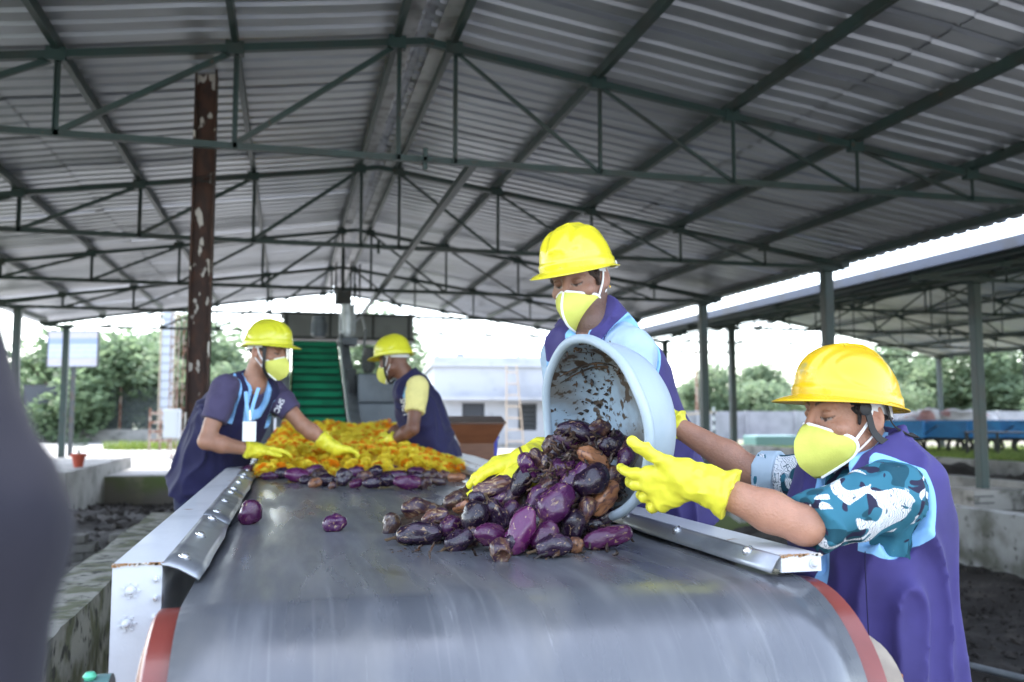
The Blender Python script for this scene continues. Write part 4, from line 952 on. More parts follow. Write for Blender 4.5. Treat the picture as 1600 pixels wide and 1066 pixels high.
def camo():
    m = mk("camo_teal", (.025, .13, .19), .8, spec=.2); n = m.node_tree.nodes; L = m.node_tree.links; b = n["Principled BSDF"]
    tc = n.new("ShaderNodeTexCoord")
    def blot(sc, a, seed, dist=1.2):
        mp = n.new("ShaderNodeMapping"); mp.inputs["Location"].default_value = (seed, seed * 2, seed * 3); L.new(tc.outputs["Object"], mp.inputs[0])
        x = n.new("ShaderNodeTexNoise"); x.inputs["Scale"].default_value = sc; x.inputs["Detail"].default_value = 1; x.inputs["Distortion"].default_value = dist; L.new(mp.outputs[0], x.inputs["Vector"])
        r = n.new("ShaderNodeMapRange"); r.inputs["From Min"].default_value = a; r.inputs["From Max"].default_value = a + .012; L.new(x.outputs[0], r.inputs["Value"]); return r.outputs[0]
    def mix(f, a, c):
        x = n.new("ShaderNodeMix"); x.data_type = 'RGBA'; L.new(f, x.inputs[0])
        for i, k in ((6, a), (7, c)):
            if isinstance(k, tuple): x.inputs[i].default_value = (*k, 1)
            else: L.new(k, x.inputs[i])
        return x.outputs[2]
    c = mix(blot(10, .57, 3.3), (.03, .135, .19), (.012, .06, .085))
    c = mix(blot(13, .60, 9.1), c, (.02, .02, .045))
    wv = n.new("ShaderNodeTexWave"); wv.inputs["Scale"].default_value = 55; wv.inputs["Distortion"].default_value = 14; wv.inputs["Detail"].default_value = 1; L.new(tc.outputs["Object"], wv.inputs["Vector"])
    rr = n.new("ShaderNodeMapRange"); rr.inputs["From Min"].default_value = .86; rr.inputs["From Max"].default_value = .92; L.new(wv.outputs[0], rr.inputs["Value"])
    wht = mix(rr.outputs[0], (.66, .68, .70), (.10, .14, .17))
    c = mix(blot(10, .565, 5.7, 1.6), c, wht); L.new(c, b.inputs["Base Color"])
    nz = n.new("ShaderNodeTexNoise"); nz.inputs["Scale"].default_value = 900; L.new(tc.outputs["Object"], nz.inputs["Vector"]); bn = n.new("ShaderNodeBump"); bn.inputs["Strength"].default_value = .12; bn.inputs["Distance"].default_value = .002; L.new(nz.outputs[0], bn.inputs["Height"]); L.new(bn.outputs[0], b.inputs["Normal"])
camo()
CR, CW = Vector((math.cos(YAW), -math.sin(YAW), 0)), Vector((math.sin(YAW), math.cos(YAW), 0))
def ribbon(m, pts, width, nrm, th=.002):
    "flat strap along pts, its flat side facing nrm"
    pts = [Vector(p) for p in pts]; k = len(m.v); n = len(pts)
    for i, p in enumerate(pts):
        d = (pts[min(i + 1, n - 1)] - pts[max(i - 1, 0)]).normalized(); q = Vector(nrm[i] if isinstance(nrm, list) else nrm); s = d.cross(q).normalized(); q = s.cross(d).normalized()
        for a, b in ((-1, -1), (1, -1), (1, 1), (-1, 1)): m.v.append(tuple(p + s * a * width / 2 + q * b * th / 2))
    for i in range(n - 1):
        for j in range(4): a = k + i * 4; m.f.append((a + j, a + (j + 1) % 4, a + 4 + (j + 1) % 4, a + 4 + j))
    m.f.append((k + 3, k + 2, k + 1, k)); e = k + (n - 1) * 4; m.f.append((e, e + 1, e + 2, e + 3)); return m
def curve(pts, n=16):
    pts = [Vector(p) for p in pts]; out = []
    q = [pts[0] * 2 - pts[1]] + pts + [pts[-1] * 2 - pts[-2]]
    for i in range(1, len(q) - 2):
        for k in range(n):
            t = k / n; a, b, c, d = q[i - 1:i + 3]
            out.append(.5 * ((2 * b) + (c - a) * t + (2 * a - 5 * b + 4 * c - d) * t * t + (3 * b - a - 3 * c + d) * t ** 3))
    return out + [pts[-1]]
def head_frame(C, f, roll=0.):
    f = Vector(f).normalized(); x = f.cross(Vector((0, 0, 1))).normalized(); u = x.cross(f).normalized()     # x: his right
    M = Matrix((x, f, u)).transposed()
    if roll: M = M @ Matrix.Rotation(roll, 3, 'Y')
    return Matrix.Translation(C) @ M.to_4x4()
def helmet(parent, H, origin, mat, style=0):
    "shell, peak, gutter rim, crown ridges; H: head frame"
    T = Matrix.Translation(-Vector(origin)) @ H; m = MB(); na, nt = 96, 26
    Lh, Wh, Ht = .132, .108, .135
    def rimz(y): return .034 + .215 * y
    for i in range(nt + 1):
        t = i / nt
        for j in range(na):
            a = 2 * math.pi * j / na; cx, cy = math.sin(a), math.cos(a)          # cy > 0: front
            rr = (1 - t ** 2.5) ** (1 / 2.1) if t < 1 else 0.
            x, y = Wh * cx * rr, Lh * cy * rr - .004; z = rimz(Lh * cy) * (1 - t) + t * (Ht + .037)
            n = Vector((x / Wh ** 2, (y + .004) / Lh ** 2, max(0, z - .03) / Ht ** 2 + 1e-3)).normalized()
            b = 0.
            b += .0075 * max(0, 1 - (abs(x) / .030) ** 6) * min(1, max(0, (t - .34) / .12)) * (1 if abs(y) < .118 else .6)     # crown ridge
            if style == 1:
                for xs in (-.056, .056): b += .005 * max(0, 1 - ((x - xs) / .014) ** 4) * min(1, max(0, (t - .42) / .1)) * (y > -.09)
            else:
                e = math.sqrt(((y + .005) / .088) ** 2 + ((t - .52) / .36) ** 2)      # embossed side panel
                b -= .0035 * math.exp(-((e - 1) / .055) ** 2) * (abs(x) > .035)
            b += .004 * (1 - min(1, max(0, (t - .17) / .03)))                       # thicker band above the rim
            p = Vector((x, y, z)) + n * b; m.v.append(tuple(T @ p))
    for i in range(nt):
        for j in range(na): m.f.append((i * na + j, (i + 1) * na + j, (i + 1) * na + (j + 1) % na, i * na + (j + 1) % na))
    k0 = len(m.v)                                           # peak and gutter
    for r_ in range(6):
        for j in range(na):
            a = 2 * math.pi * j / na; cx, cy = math.sin(a), math.cos(a); fr = max(0, (cy - .12) / .88) ** .75
            ext = (.004 + .008 * (1 - fr) + .052 * fr); s = r_ / 5
            drop = (.002 * s + .010 * s * s) * fr + (.002 if r_ in (2, 3) else 0) * (1 - fr)
            x = (Wh + .004) * cx + cx * ext * s * (.75 if fr > 0 else 1); y = (Lh + .004) * cy - .004 + cy * ext * s; z = rimz(Lh * cy) - drop - .004 * (1 - fr) * (s > .7)
            m.v.append(tuple(T @ Vector((x, y, z))))
    for r_ in range(5):
        for j in range(na): a = k0 + r_ * na; m.f.append((a + j, a + (j + 1) % na, a + na + (j + 1) % na, a + na + j))
    for j in range(na): m.f.append((j, (j + 1) % na, k0 + (j + 1) % na, k0 + j))
    o = m.build("hard_hat", mat, parent, smooth='full'); s_ = o.modifiers.new("thickness", 'SOLIDIFY'); s_.thickness = .0025; s_.offset = -1
    hm = MB(); n = 28; pts = []; aa = [math.pi * (.42 + 1.16 * j / (n - 1)) for j in range(n)]
    for a in aa: pts.append(T @ Vector((.084 * math.sin(a), .104 * math.cos(a) - .006, .016 + .03 * math.cos(a) + .016)))
    nr = [(T.to_3x3() @ Vector((math.sin(a), math.cos(a), 0))) for a in aa]
    ribbon(hm, pts, .034, nr, .003); hm.build("headband", "harness_white", o, smooth=True)
    return o
def mask(parent, H, origin, seam):
    T = Matrix.Translation(-Vector(origin)) @ H; m = MB(); nt, ns = 18, 10
    Rg = curve([(0, .124, -.010), (0, .148, -.034), (0, .160, -.066), (0, .146, -.104), (0, .106, -.136)], 5)
    Ed = curve([(.010, .120, -.009), (.040, .092, -.024), (.071, .046, -.048), (.060, .042, -.086), (.012, .096, -.134)], 5)
    n = len(Rg); rows = []
    for i in range(n):
        row = []
        for j in range(-ns, ns + 1):
            s = abs(j) / ns; e = Ed[i].copy(); e.x *= (1 if j >= 0 else -1)
            p = Rg[i].lerp(e, s); bul = math.sin(s * math.pi) * .007 * math.sin(math.pi * i / (n - 1)); p += Vector(((1 if j > 0 else -1) * bul * .8, bul * .7, 0))
            p += Vector((0, 1, 0)) * .004 * mnoise.noise(p * 38) ; row.append(len(m.v)); m.v.append(tuple(T @ p))
        rows.append(row)
    for i in range(n - 1):
        for j in range(2 * ns): m.f.append((rows[i][j], rows[i + 1][j], rows[i + 1][j + 1], rows[i][j + 1]))
    o = m.build("face_mask", "mask_lime", parent, smooth=True); s_ = o.modifiers.new("thickness", 'SOLIDIFY'); s_.thickness = .002
    e = MB(); loop = [Vector((-p.x, p.y, p.z)) for p in Ed] + list(reversed(Ed))
    e.tube([T @ p for p in loop], .0042, 6, closed=True)
    if seam: e.tube([T @ (p + Vector((0, .0015, 0))) for p in Rg], .0035, 6)
    e.build("mask_edging", "mask_white", o, smooth=True)
    for s in (-1, 1):
        st = MB()
        ribbon(st, [T @ p for p in curve([(s * .072, .044, -.050), (s * .080, .012, -.012), (s * .083, -.004, .022)], 6)], .006, T.to_3x3() @ Vector((s, .2, 0)), .003)
        ribbon(st, [T @ p for p in curve([(s * .062, .042, -.084), (s * .076, .008, -.052), (s * .082, -.026, -.02)], 6)], .004, T.to_3x3() @ Vector((s, .2, 0)), .002)
        st.build("ear_loop", "mask_white", o)
    return o
def head_solid(sd_, H, N, neck_r=.056):
    "adds a head to a Solid, in world space; local x right, y forward, z up"
    R3 = H.to_3x3(); q = lambda *p: tuple(H @ Vector(p)); Mx = [list(R3.col[i]) for i in range(3)]
    E = lambda c, r, k=.012, M=Mx: sd_.add(ell(q(*c), r, M), k)
    E((0, -.010, .042), (.077, .097, .086)); E((0, .030, -.022), (.064, .068, .086), .03)
    for s in (-1, 1):
        sd_.add(cap(q(s * .050, .004, -.055), q(s * .014, .076, -.098), .022, .019), .02)
        sd_.add(cap(q(s * .010, .088, .036), q(s * .046, .072, .034), .010, .009), .014)
        sd_.add(ell(q(s * .047, .064, -.022), (.022, .022, .018), Mx), .018)
        sd_.sub(ell(q(s * .031, .104, .012), (.019, .018, .012), Mx), .012)
        sd_.add(ell(q(s * .031, .077, .011), (.0150, .0155, .0125), Mx), .003)
        sd_.add(ell(q(s * .031, .081, .015), (.0165, .0135, .0085), Mx), .004)                # upper lid
        sd_.add(ell(q(s * .011, .112, -.034), (.008, .010, .008), Mx), .006)
        e2 = Matrix.Rotation(s * .35, 3, 'Z'); eM = [list(R3 @ e2.col[i]) for i in range(3)]
        ec = Vector((s * .079, -.014, -.004)); sd_.add(ell(q(*ec), (.0075, .020, .033), eM), .004)
        sd_.sub(ell(q(ec.x + s * .007, ec.y + .004, ec.z + .002), (.006, .010, .018), eM), .004)
        sd_.add(ell(q(s * .075, -.006, -.030), (.007, .010, .010), Mx), .004)
    sd_.add(cap(q(0, .098, .020), q(0, .122, -.028), .0085, .0125), .012); sd_.add(ell(q(0, .080, -.102), (.020, .016, .016), Mx), .018)
    sd_.add(ell(q(0, .094, -.066), (.024, .010, .012), Mx), .008)
    sd_.add(cap(q(0, -.022, -.030), N, neck_r, neck_r + .008), .025)
def head_paint(V, H, base, stubble=0.):
    Li = np.array(H.inverted(), dtype=np.float64); L = V @ Li[:3, :3].T + Li[:3, 3]; x, y, z = np.abs(L[:, 0]), L[:, 1], L[:, 2]
    c = np.tile(np.array(base), (len(V), 1)); near = (np.linalg.norm(L, axis=1) < .19)
    def dark(mask, k, col=(.012, .008, .007)): nonlocal c; f = np.clip(mask * k, 0, 1)[:, None] * near[:, None]; c = c * (1 - f) + np.array(col) * f
    bz = .036 + .010 * np.sin(np.clip((x - .012) / .045, 0, 1) * np.pi * .8)
    nz = vnoise((L * 260).astype(np.float32))
    dark(np.clip(1.35 - np.abs(z - bz) / .0042 + .35 * nz, 0, 1) * (x > .010) * (x < .058) * (y > .04), .92)
    lz = .0065 - .004 * np.cos((x - .031) / .016 * 1.3)
    dark(np.clip(1.4 - np.abs(z - lz) / .0024, 0, 1) * (np.abs(x - .031) < .0165) * (y > .06), .95)
    dark((np.abs(x - .031) < .0125) * (z < lz) * (z > lz - .0045) * (y > .06), .8, (.22, .19, .17)); dark((np.hypot((x - .029) / .0052, (z - lz + .001) / .0055) < 1) * (z < lz) * (y > .06), .95)
    dark(np.clip(1 - np.hypot((x - .031) / .022, (z - .011) / .016), 0, 1) * (y > .05), .45, tuple(q * .45 for q in base))
    dark(np.clip((-.028 - z) / .02, 0, 1) * np.clip((y + .03) / .03, 0, 1) * (z > -.14), stubble)
    dark(np.clip(1 - np.hypot((np.abs(x) - .081) / .02, np.hypot((y + .012) / .022, z / .036)), 0, 1), .35, (base[0] * 1.0, base[1] * .62, base[2] * .55))
    return c
def hair(parent, H, origin, mat, curly=0.):
    sd_ = Solid(); R3 = H.to_3x3(); q = lambda *p: tuple(H @ Vector(p)); Mx = [list(R3.col[i]) for i in range(3)]
    sd_.add(ell(q(0, -.012, .040), (.0815, .101, .090), Mx), .004)
    sd_.sub(ell(q(0, .115, -.008), (.10, .083, .085), Mx), .006); sd_.sub(ell(q(0, .01, -.115), (.12, .115, .095), Mx), .006)
    for s in (-1, 1): sd_.sub(ell(q(s * .082, -.012, -.004), (.018, .022, .036), Mx), .003); sd_.add(cap(q(s * .0745, .030, .02), q(s * .0735, .030, -.014), .006, .003), .006)
    sd_.warp(lambda p: -.003 * vnoise(p * (150 if not curly else 75)) - curly * np.abs(vnoise(p * 60)))
    V, F = sd_.surface(.0035); return solid_obj("hair", V, F, mat, parent, origin)
def make_hand(Wp, d, n, thumb_side, curl=(.25, .35, .25), spread=.10, thumb=(.55, .75, .25), sc=1.):
    "joint chains of a hand: returns palm capsules and finger chains"
    Wp, d, n = Vector(Wp), Vector(d).normalized(), Vector(n).normalized(); b = (Vector(n).cross(d)).normalized() * thumb_side; n = d.cross(b).normalized() * (1 if d.cross(b).dot(n) > 0 else -1)
    ch = []; palm = []
    for i, (o, l, r) in enumerate(((.034, .078, .0115), (.0115, .086, .0118), (-.0115, .08, .0112), (-.033, .063, .0102))):
        k = Wp + d * (.098 - .006 * abs(i - 1)) * sc + b * o * sc; palm.append((Wp + b * o * .55 * sc + d * .012 * sc, k, .021 * sc, .0165 * sc))
        a = 0.; p = k; dr0 = (d + b * spread * (1.5 - i) * .7).normalized(); pts = [p]
        for j, f in enumerate((.45, .31, .24)):
            a += (curl[i][j] if isinstance(curl[0], tuple) else curl[j]) * (1 + .10 * (i - 1)); dr_ = dr0 * math.cos(a) + n * math.sin(a); p = p + dr_ * l * f * 1.12 * sc; pts.append(p)
        ch.append((pts, r * sc))
    tb = Wp + d * .030 * sc + b * .030 * sc; t1 = thumb.normalized() if isinstance(thumb, Vector) else (d * thumb[0] + b * thumb[1] + n * thumb[2]).normalized(); t2 = t1 if isinstance(thumb, Vector) else (t1 + d * .35 + n * .12).normalized()
    ch.append(([tb, tb + t1 * .044 * sc, tb + t1 * .044 * sc + t2 * .038 * sc, tb + t1 * .044 * sc + t2 * .066 * sc], .0135 * sc)); palm.append((Wp + d * .012 * sc, tb + t1 * .02 * sc, .021 * sc, .018 * sc))
    return palm, ch
def glove(parent, origin, elbow, hand, Wp, cuff=.13, cuff_r=.05, wrist_r=.036):
    palm, ch = hand; sd_ = Solid(); Wp = Vector(Wp); e = (Vector(elbow) - Wp).normalized()
    for a, b, r1, r2 in palm: sd_.add(cap(a, b, r1, r2), .016)
    for pts, r in ch:
        for i in range(3): sd_.add(cap(pts[i], pts[i + 1], r * (1 - .06 * i), r * (.96 - .07 * i)), .004 if i else .007)
    sd_.add(cap(Wp + e * -.02, Wp + e * .03, wrist_r * .95, wrist_r), .022); sd_.add(cap(Wp + e * .02, Wp + e * cuff, wrist_r, cuff_r, cut1=0.), .02)
    sd_.warp(lambda p: .0022 * vnoise(p * 60) + .0035 * np.sin(150 * ((p - A3(Wp)) @ A3(e)) + 3 * vnoise(p * 25)) * np.clip(((p - A3(Wp)) @ A3(e) + .01) / .03, 0, 1) * .6 - .0040 * (1 - np.abs(vnoise(p * 30 + 7))) ** 3)
    V, F = sd_.surface(.0032); V = relax(V, F, 1, .4); return solid_obj("rubber_glove", V, F, "glove_yellow", parent, origin)
def folds(amp, up, seed=0., f1=16., f2=3.5):
    up = unit(up)
    def fn(p):
        s = p @ up; h = p - s[..., None] * up; w = h * f1 + (s * f2)[..., None] * up + seed
        a = vnoise(w + 1.4 * vnoise(p * 5 + seed)[..., None]); b = vnoise(w * 2.1 + 5)
        return amp * (-(1 - np.abs(a)) ** 2 * 1.2 + .45 + .22 * b)
    return fn
def person(label, pr):
    """builds one worker: body, then clothing as parts. pr holds joints in world space"""
    base = Vector(pr["base"]); H = pr["H"]; N = pr["N"]; lat = pr["lat"]; rings = pr["rings"]; spine_up = (Vector(rings[-1][0]) - Vector(rings[0][0])).normalized()
    fwd = Vector(pr["fwd"]).normalized()
    sd_ = Solid(); sd_.add(loft([(c, w - .008, d - .010) for c, w, d in rings], lat), .02); sd_.add(cap(rings[-1][0], N, .075, .062), .04)
    head_solid(sd_, H, N, pr.get("neck", .056))
    for arm in pr["arms"]:
        sd_.add(cap(arm["S"], Vector(arm["S"]).lerp(Vector(arm["E"]), .45), .053, .049), .03); sd_.add(cap(Vector(arm["S"]).lerp(Vector(arm["E"]), .45), arm["E"], .049, .039), .015)
        md = Vector(arm["E"]).lerp(Vector(arm["W"]), .3); sd_.add(cap(arm["E"], md, .039, .043), .02); sd_.add(cap(md, arm["W"], .043, .027), .02)
        for a, b, r1, r2 in arm["hand"][0]: sd_.add(cap(a, b, r1 * .7, r2 * .7), .01)
    for hip, knee, ank in pr["legs"]:
        sd_.add(cap(hip, knee, .078, .052), .03); sd_.add(cap(knee, ank, .052, .034), .02); sd_.add(cap(ank, Vector(ank) + fwd * .14 + Vector((0, 0, -.035)), .034, .028), .02)
    hc = H.translation; V, F = sd_.surface(.0095, [(hc - Vector((.15, .15, .16)), hc + Vector((.15, .15, .15)), .0036)])
    V = relax(V, F, 1, .35); body = solid_obj("person", V, F, pr["skin"], None, base, colors={"paint": head_paint(V, H, SKINC[pr["skin"]], pr.get("stubble", 0))})
    body.location = base; tag(body, label, "person", pr.get("group"))
    # trousers and shoes
    tr = Solid(); tr.add(loft([(rings[0][0] - spine_up * .02, rings[0][1] + .004, rings[0][2] + .004), (rings[1][0], rings[1][1] + .002, rings[1][2] + .002)], lat), .02)
    for hip, knee, ank in pr["legs"]: tr.add(cap(hip, knee, .098, .072), .03); tr.add(cap(knee, Vector(ank) + Vector((0, 0, .02)), .072, .062, cut1=.02), .02)
    tr.warp(folds(.006, (0, 0, 1), 3, 14, 6)); V, F = tr.surface(.014); solid_obj("trousers", V, F, pr["trousers"], body, base)
    for hip, knee, ank in pr["legs"]:
        sh = Solid(); a = Vector(ank); sh.add(cap(a, a + Vector((0, 0, -.03)), .05, .046), .02); sh.add(cap(a + Vector((0, 0, -.042)) - fwd * .03, a + fwd * .15 + Vector((0, 0, -.052)), .042, .036), .03)
        V, F = sh.surface(.012); solid_obj("shoe", V, F, "shoe_black", body, base)
    # shirt
    sh = Solid(); sh.add(loft([(c, w + .005, d + .004) for c, w, d in rings], lat), .02); sh.add(cap(rings[-1][0], Vector(rings[-1][0]).lerp(N, .75), .088, .069, cut1=.0), .04)
    for arm in pr["arms"]:
        Sx, Ex = Vector(arm["S"]), Vector(arm["E"]); t = arm["sleeve"]; m1 = Sx.lerp(Ex, t * .5) if t <= 1 else Sx.lerp(Ex, .5)
        r0, r1 = arm.get("sr", (.072, .066))
        if t <= 1: sh.add(cap(Sx, m1, r0, (r0 + r1) / 2), .04); sh.add(cap(m1, Sx.lerp(Ex, t), (r0 + r1) / 2, r1, cut1=0.), .02)
        else:
            We = Ex.lerp(Vector(arm["W"]), t - 1); sh.add(cap(Sx, Ex, r0, r1), .04); sh.add(cap(Ex, We, r1, r1 * .96, cut1=0.), .025)
        if arm.get("cuff"):                       # rolled-up sleeve end
            q0 = Sx.lerp(Ex, t - .12) if t <= 1 else Ex.lerp(Vector(arm["W"]), t - 1.14); q1 = Sx.lerp(Ex, t) if t <= 1 else We
            sh.add(cap(q0, q1, r1 + .007, r1 + .005, cut0=0., cut1=.004), .003)
    sh.warp(folds(pr.get("sfold", .006), spine_up, 1.7, 20, 9)); V, F = sh.surface(.0075); V = relax(V, F, 1, .4); at = {}
    solid_obj("shirt", V, F, pr["shirt"], body, base)
    # vest
    if pr.get("vest"):
        vs = Solid(); flare = pr.get("flare", .02); rr = [(c, w + .023 + (flare if i == 0 else flare * .6 if i == 1 else 0), d + .023 + (flare if i == 0 else flare * .6 if i == 1 else 0)) for i, (c, w, d) in enumerate(rings)]
        hem = Vector(rings[0][0]) - spine_up * pr.get("hem", .05); up3 = A3(spine_up); hc3 = A3(hem)
        rr = [(tuple(hem - spine_up * .03), rr[0][1] + .004, rr[0][2] + .004)] + rr
        vs.add(loft(rr, lat), .02); vs.add(cap(rings[-1][0], N, .10, .076), .05); vs.add(cap(N, N + (N - Vector(rings[-1][0])).normalized() * .05, .074, .078), .02)
        cuts = []; l3 = unit(lat); f3 = unit(fwd); ctr = A3(rings[-1][0])
        for arm in pr["arms"]:
            s3 = A3(arm["S"]) - up3 * .012; sg = 1. if float((s3 - ctr) @ l3) > 0 else -1.; ar = arm.get("hole", .105)
            def cut(p, s3=s3, sg=sg, ar=ar, arm_in=arm.get('inset', .055), plane=1.):
                q = p - s3; x = (q @ l3) * sg; h = q - (q @ l3)[..., None] * l3; v = h @ up3; u = h @ f3
                e = np.sqrt((u / .92) ** 2 + (np.where(v < 0, v / 1.28, v)) ** 2) - ar
                return np.maximum(e, -(x + arm_in) * plane)
            cuts.append(cut)
        nk = A3(N)
        def vee(p):
            q = p - nk; x = np.abs(q @ l3); v = (q @ up3); f = q @ f3
            w = .004 + pr.get('vw', .045) * np.clip((v + pr.get("vdepth", .26)) / .26, 0, 1.1) ** 1.2
            return np.maximum(x - w, -(f + .01))
        def collar(p): q = p - nk; return .042 - (q @ up3) - .45 * (q @ f3)
        allc = cuts + [vee]
        big = Prim(lambda p: np.minimum.reduce([c(p) for c in allc] + [collar(p), (p - hc3) @ up3]), (-9, -9, -9), (9, 9, 9)); vs.sub(big, .003)
        vs.warp(folds(pr.get("vfold", .013), spine_up + fwd * .35 + Vector(lat) * .25, 8.3, 8.5, 2.0)); V, F = vs.surface(.0075)
        tv = np.minimum.reduce([c(V, plane=3.2) for c in cuts] + ([np.where(((V - nk) @ f3) > -.01, vee(V), 1) * .55]))
        V = relax(V, F, 1, .4); vo = solid_obj("vest", V, F, pr["vest"], body, base, attrs={"trim": tv})
    for arm in pr["arms"]: glove(body, base, arm["E"], arm["hand"], arm["W"], arm.get("cufflen", .12), arm.get("cuffr", .05))
    helm = helmet(body, H, base, pr["hat"], pr.get("hatstyle", 0)) if pr.get("hat") else None
    if pr.get("mask", True): mask(body, H, base, pr.get("seam", False))
    if pr.get("hairmat"): hair(body, H, base, pr["hairmat"], pr.get("curly", 0.))
    return body
def straps(body, H, paths, width=.017):
    T = Matrix.Translation(-body.location) @ H
    for pts, nr in paths: ribbon(MB(), [T @ p for p in curve(pts, 8)], width, T.to_3x3() @ Vector(nr), .003).build("chin_strap", "strap_black", body)
def torso(pel, wst, cst, shl, w=.168, d=.112):
    return [(Vector(pel), w, d), (Vector(wst), w * .95, d * .97), (Vector(cst), w * 1.08, d * 1.06), (Vector(shl), w * .98, d * .72)]
def legs_for(pel, lat, fwd, floor, step=.08):
    out = []
    for s in (-1, 1):
        hp = Vector(pel) + Vector(lat) * s * .09; an = Vector((hp.x, hp.y, floor + .085)) + Vector(lat) * s * .05 + Vector(fwd) * (step * s - .02); kn = hp.lerp(an, .52) + Vector(fwd) * .05; out.append((hp, kn, an))
    return out
GRP = "workers in yellow hard hats and face masks"
def dirn(a, b, z=0.): return (CR * a + CW * b + Vector((0, 0, z))).normalized()
# --- worker in the patterned shirt (front right)
H = head_frame(P(1324, 652, d=2.12), dirn(-.93, -.34, -.06)); f = dirn(-.9, -.42); lt = dirn(.42, -.9)
N = P(1352, 712, d=2.13); pel, wst, cst, shl = P(1364, 1052, d=2.10), P(1358, 930, d=2.10), P(1352, 815, d=2.12), P(1352, 748, d=2.13)
E1, W1 = P(1258, 822, d=1.86), P(1085, 750, d=1.96); hd = (P(996, 772, d=2.03) - W1)
hand1 = make_hand(W1, hd, CW * .95 - CR * .1 + Vector((0, 0, .1)), 1, [(.26, .40, .32), (.36, .55, .5), (.36, .55, .5), (.30, .45, .4)], .24, -CR * .80 + Vector((0, 0, .52)) - CW * .12, 1.08)
E2, W2 = P(1178, 738, d=2.46), P(1042, 657, d=2.60); hand2 = make_hand(W2, P(985, 650, d=2.62) - W2, -CW, -1, (.05, .1, .1), .1, (.8, .5, -.1), .95)
E2_ = E2.copy()
m4 = person("worker in teal camouflage shirt, purple vest and golden hard hat, tipping the tub", dict(base=(pel.x, pel.y, -.42), H=H, N=N, lat=lt, fwd=f, rings=torso(pel, wst, cst, shl, .155, .108), skin="skin_d", group=GRP,
    arms=[dict(S=P(1392, 772, d=1.95), E=E1, W=W1, hand=hand1, sleeve=.93, sr=(.072, .058), hole=.094, cufflen=.085, cuffr=.056, cuff=True), dict(S=P(1318, 752, d=2.31), E=E2, W=W2, hand=hand2, sleeve=.9, sr=(.068, .054), cuff=True, cufflen=.03)],
    legs=legs_for(pel, lt, f, -.42), trousers="trouser_navy", shirt="camo_teal", vest="vest_indigo", hat="helmet_gold", hairmat="hair_black", stubble=.12, flare=.020, vfold=.020, hem=.12, sfold=.010))
straps(m4, H, [([(-.088, .030, .040), (-.091, .018, .008), (-.089, .004, -.035), (-.088, -.035, -.062), (-.080, -.105, -.060)], (-1, 0, 0)), ([(-.086, -.04, .03), (-.087, -.055, -.02), (-.082, -.10, -.045), (-.072, -.135, -.052), (-.05, -.128, -.062), (-.06, -.09, -.066)], (-.5, -.2, .8))])
mb = MB().lathe([(0, 0), (.016, 0), (.017, .008), (.01, .012), (0, .012)], 14, Matrix.Translation(-m4.location) @ H @ Matrix.Translation((-.088, .028, .022)) @ Matrix.Rotation(-math.pi / 2, 4, 'Y')); mb.build("strap_buckle", "strap_black", m4, smooth=True)
# --- worker behind the tub
H = head_frame(P(906, 438, d=2.72), dirn(-.46, -.80, -.34), R(4)); f = dirn(-.80, -.60); lt = dirn(.60, -.80)
N = P(930, 508, d=2.68); pel, wst, cst, shl = P(1022, 790, d=2.9), P(992, 700, d=2.85), P(955, 610, d=2.78), P(938, 540, d=2.72)
W1 = P(826, 716, d=2.50); h1 = make_hand(W1, P(724, 738, d=2.44) - W1, Vector((0, 0, -1)) - CR * .2, -1, (.2, .25, .2), .05, (.8, .5, .3))
W2 = P(816, 746, d=2.42); h2 = make_hand(W2, P(700, 786, d=2.36) - W2, Vector((0, 0, -1)), 1, (.12, .2, .15), .05, (.8, .5, .3))
m3 = person("worker in purple vest over pale blue shirt, leaning over behind the tub", dict(base=(pel.x, pel.y, 0), H=H, N=N, lat=lt, fwd=f, rings=torso(pel, wst, cst, shl, .170, .118), skin="skin_c", group=GRP,
    arms=[dict(S=P(988, 552, d=2.58), E=P(965, 690, d=2.50), W=W2, hand=h2, sleeve=.55, sr=(.068, .064), hole=.102, cufflen=.1), dict(S=P(880, 556, d=2.86), E=P(905, 690, d=2.86), W=W1, hand=h1, sleeve=.55, hole=.092, cufflen=.1)],
    legs=legs_for(pel, lt, f, 0), trousers="trouser_navy", shirt="tee_blue", vest="vest_indigo", hat="helmet_yellow", hatstyle=1, vw=.022, hairmat="hair_brown", curly=.006, stubble=.62, seam=True))
T = Matrix.Translation(-m3.location) @ H
MB().lathe([(0, 0), (.0045, .001), (.0045, .004), (0, .005)], 10, T @ Matrix.Translation((-.090, -.004, -.034)) @ Matrix.Rotation(-math.pi / 2, 4, 'Y')).build("ear_stud", "gold", m3, smooth=True)
MB().lohi((-.03, -.004, -.012), (.03, .004, .012)).build("headband_knob", "harness_white", m3, bevel=.003).matrix_local = T @ Matrix.Translation((-.045, -.128, .012)) @ Matrix.Rotation(.4, 4, 'Z')
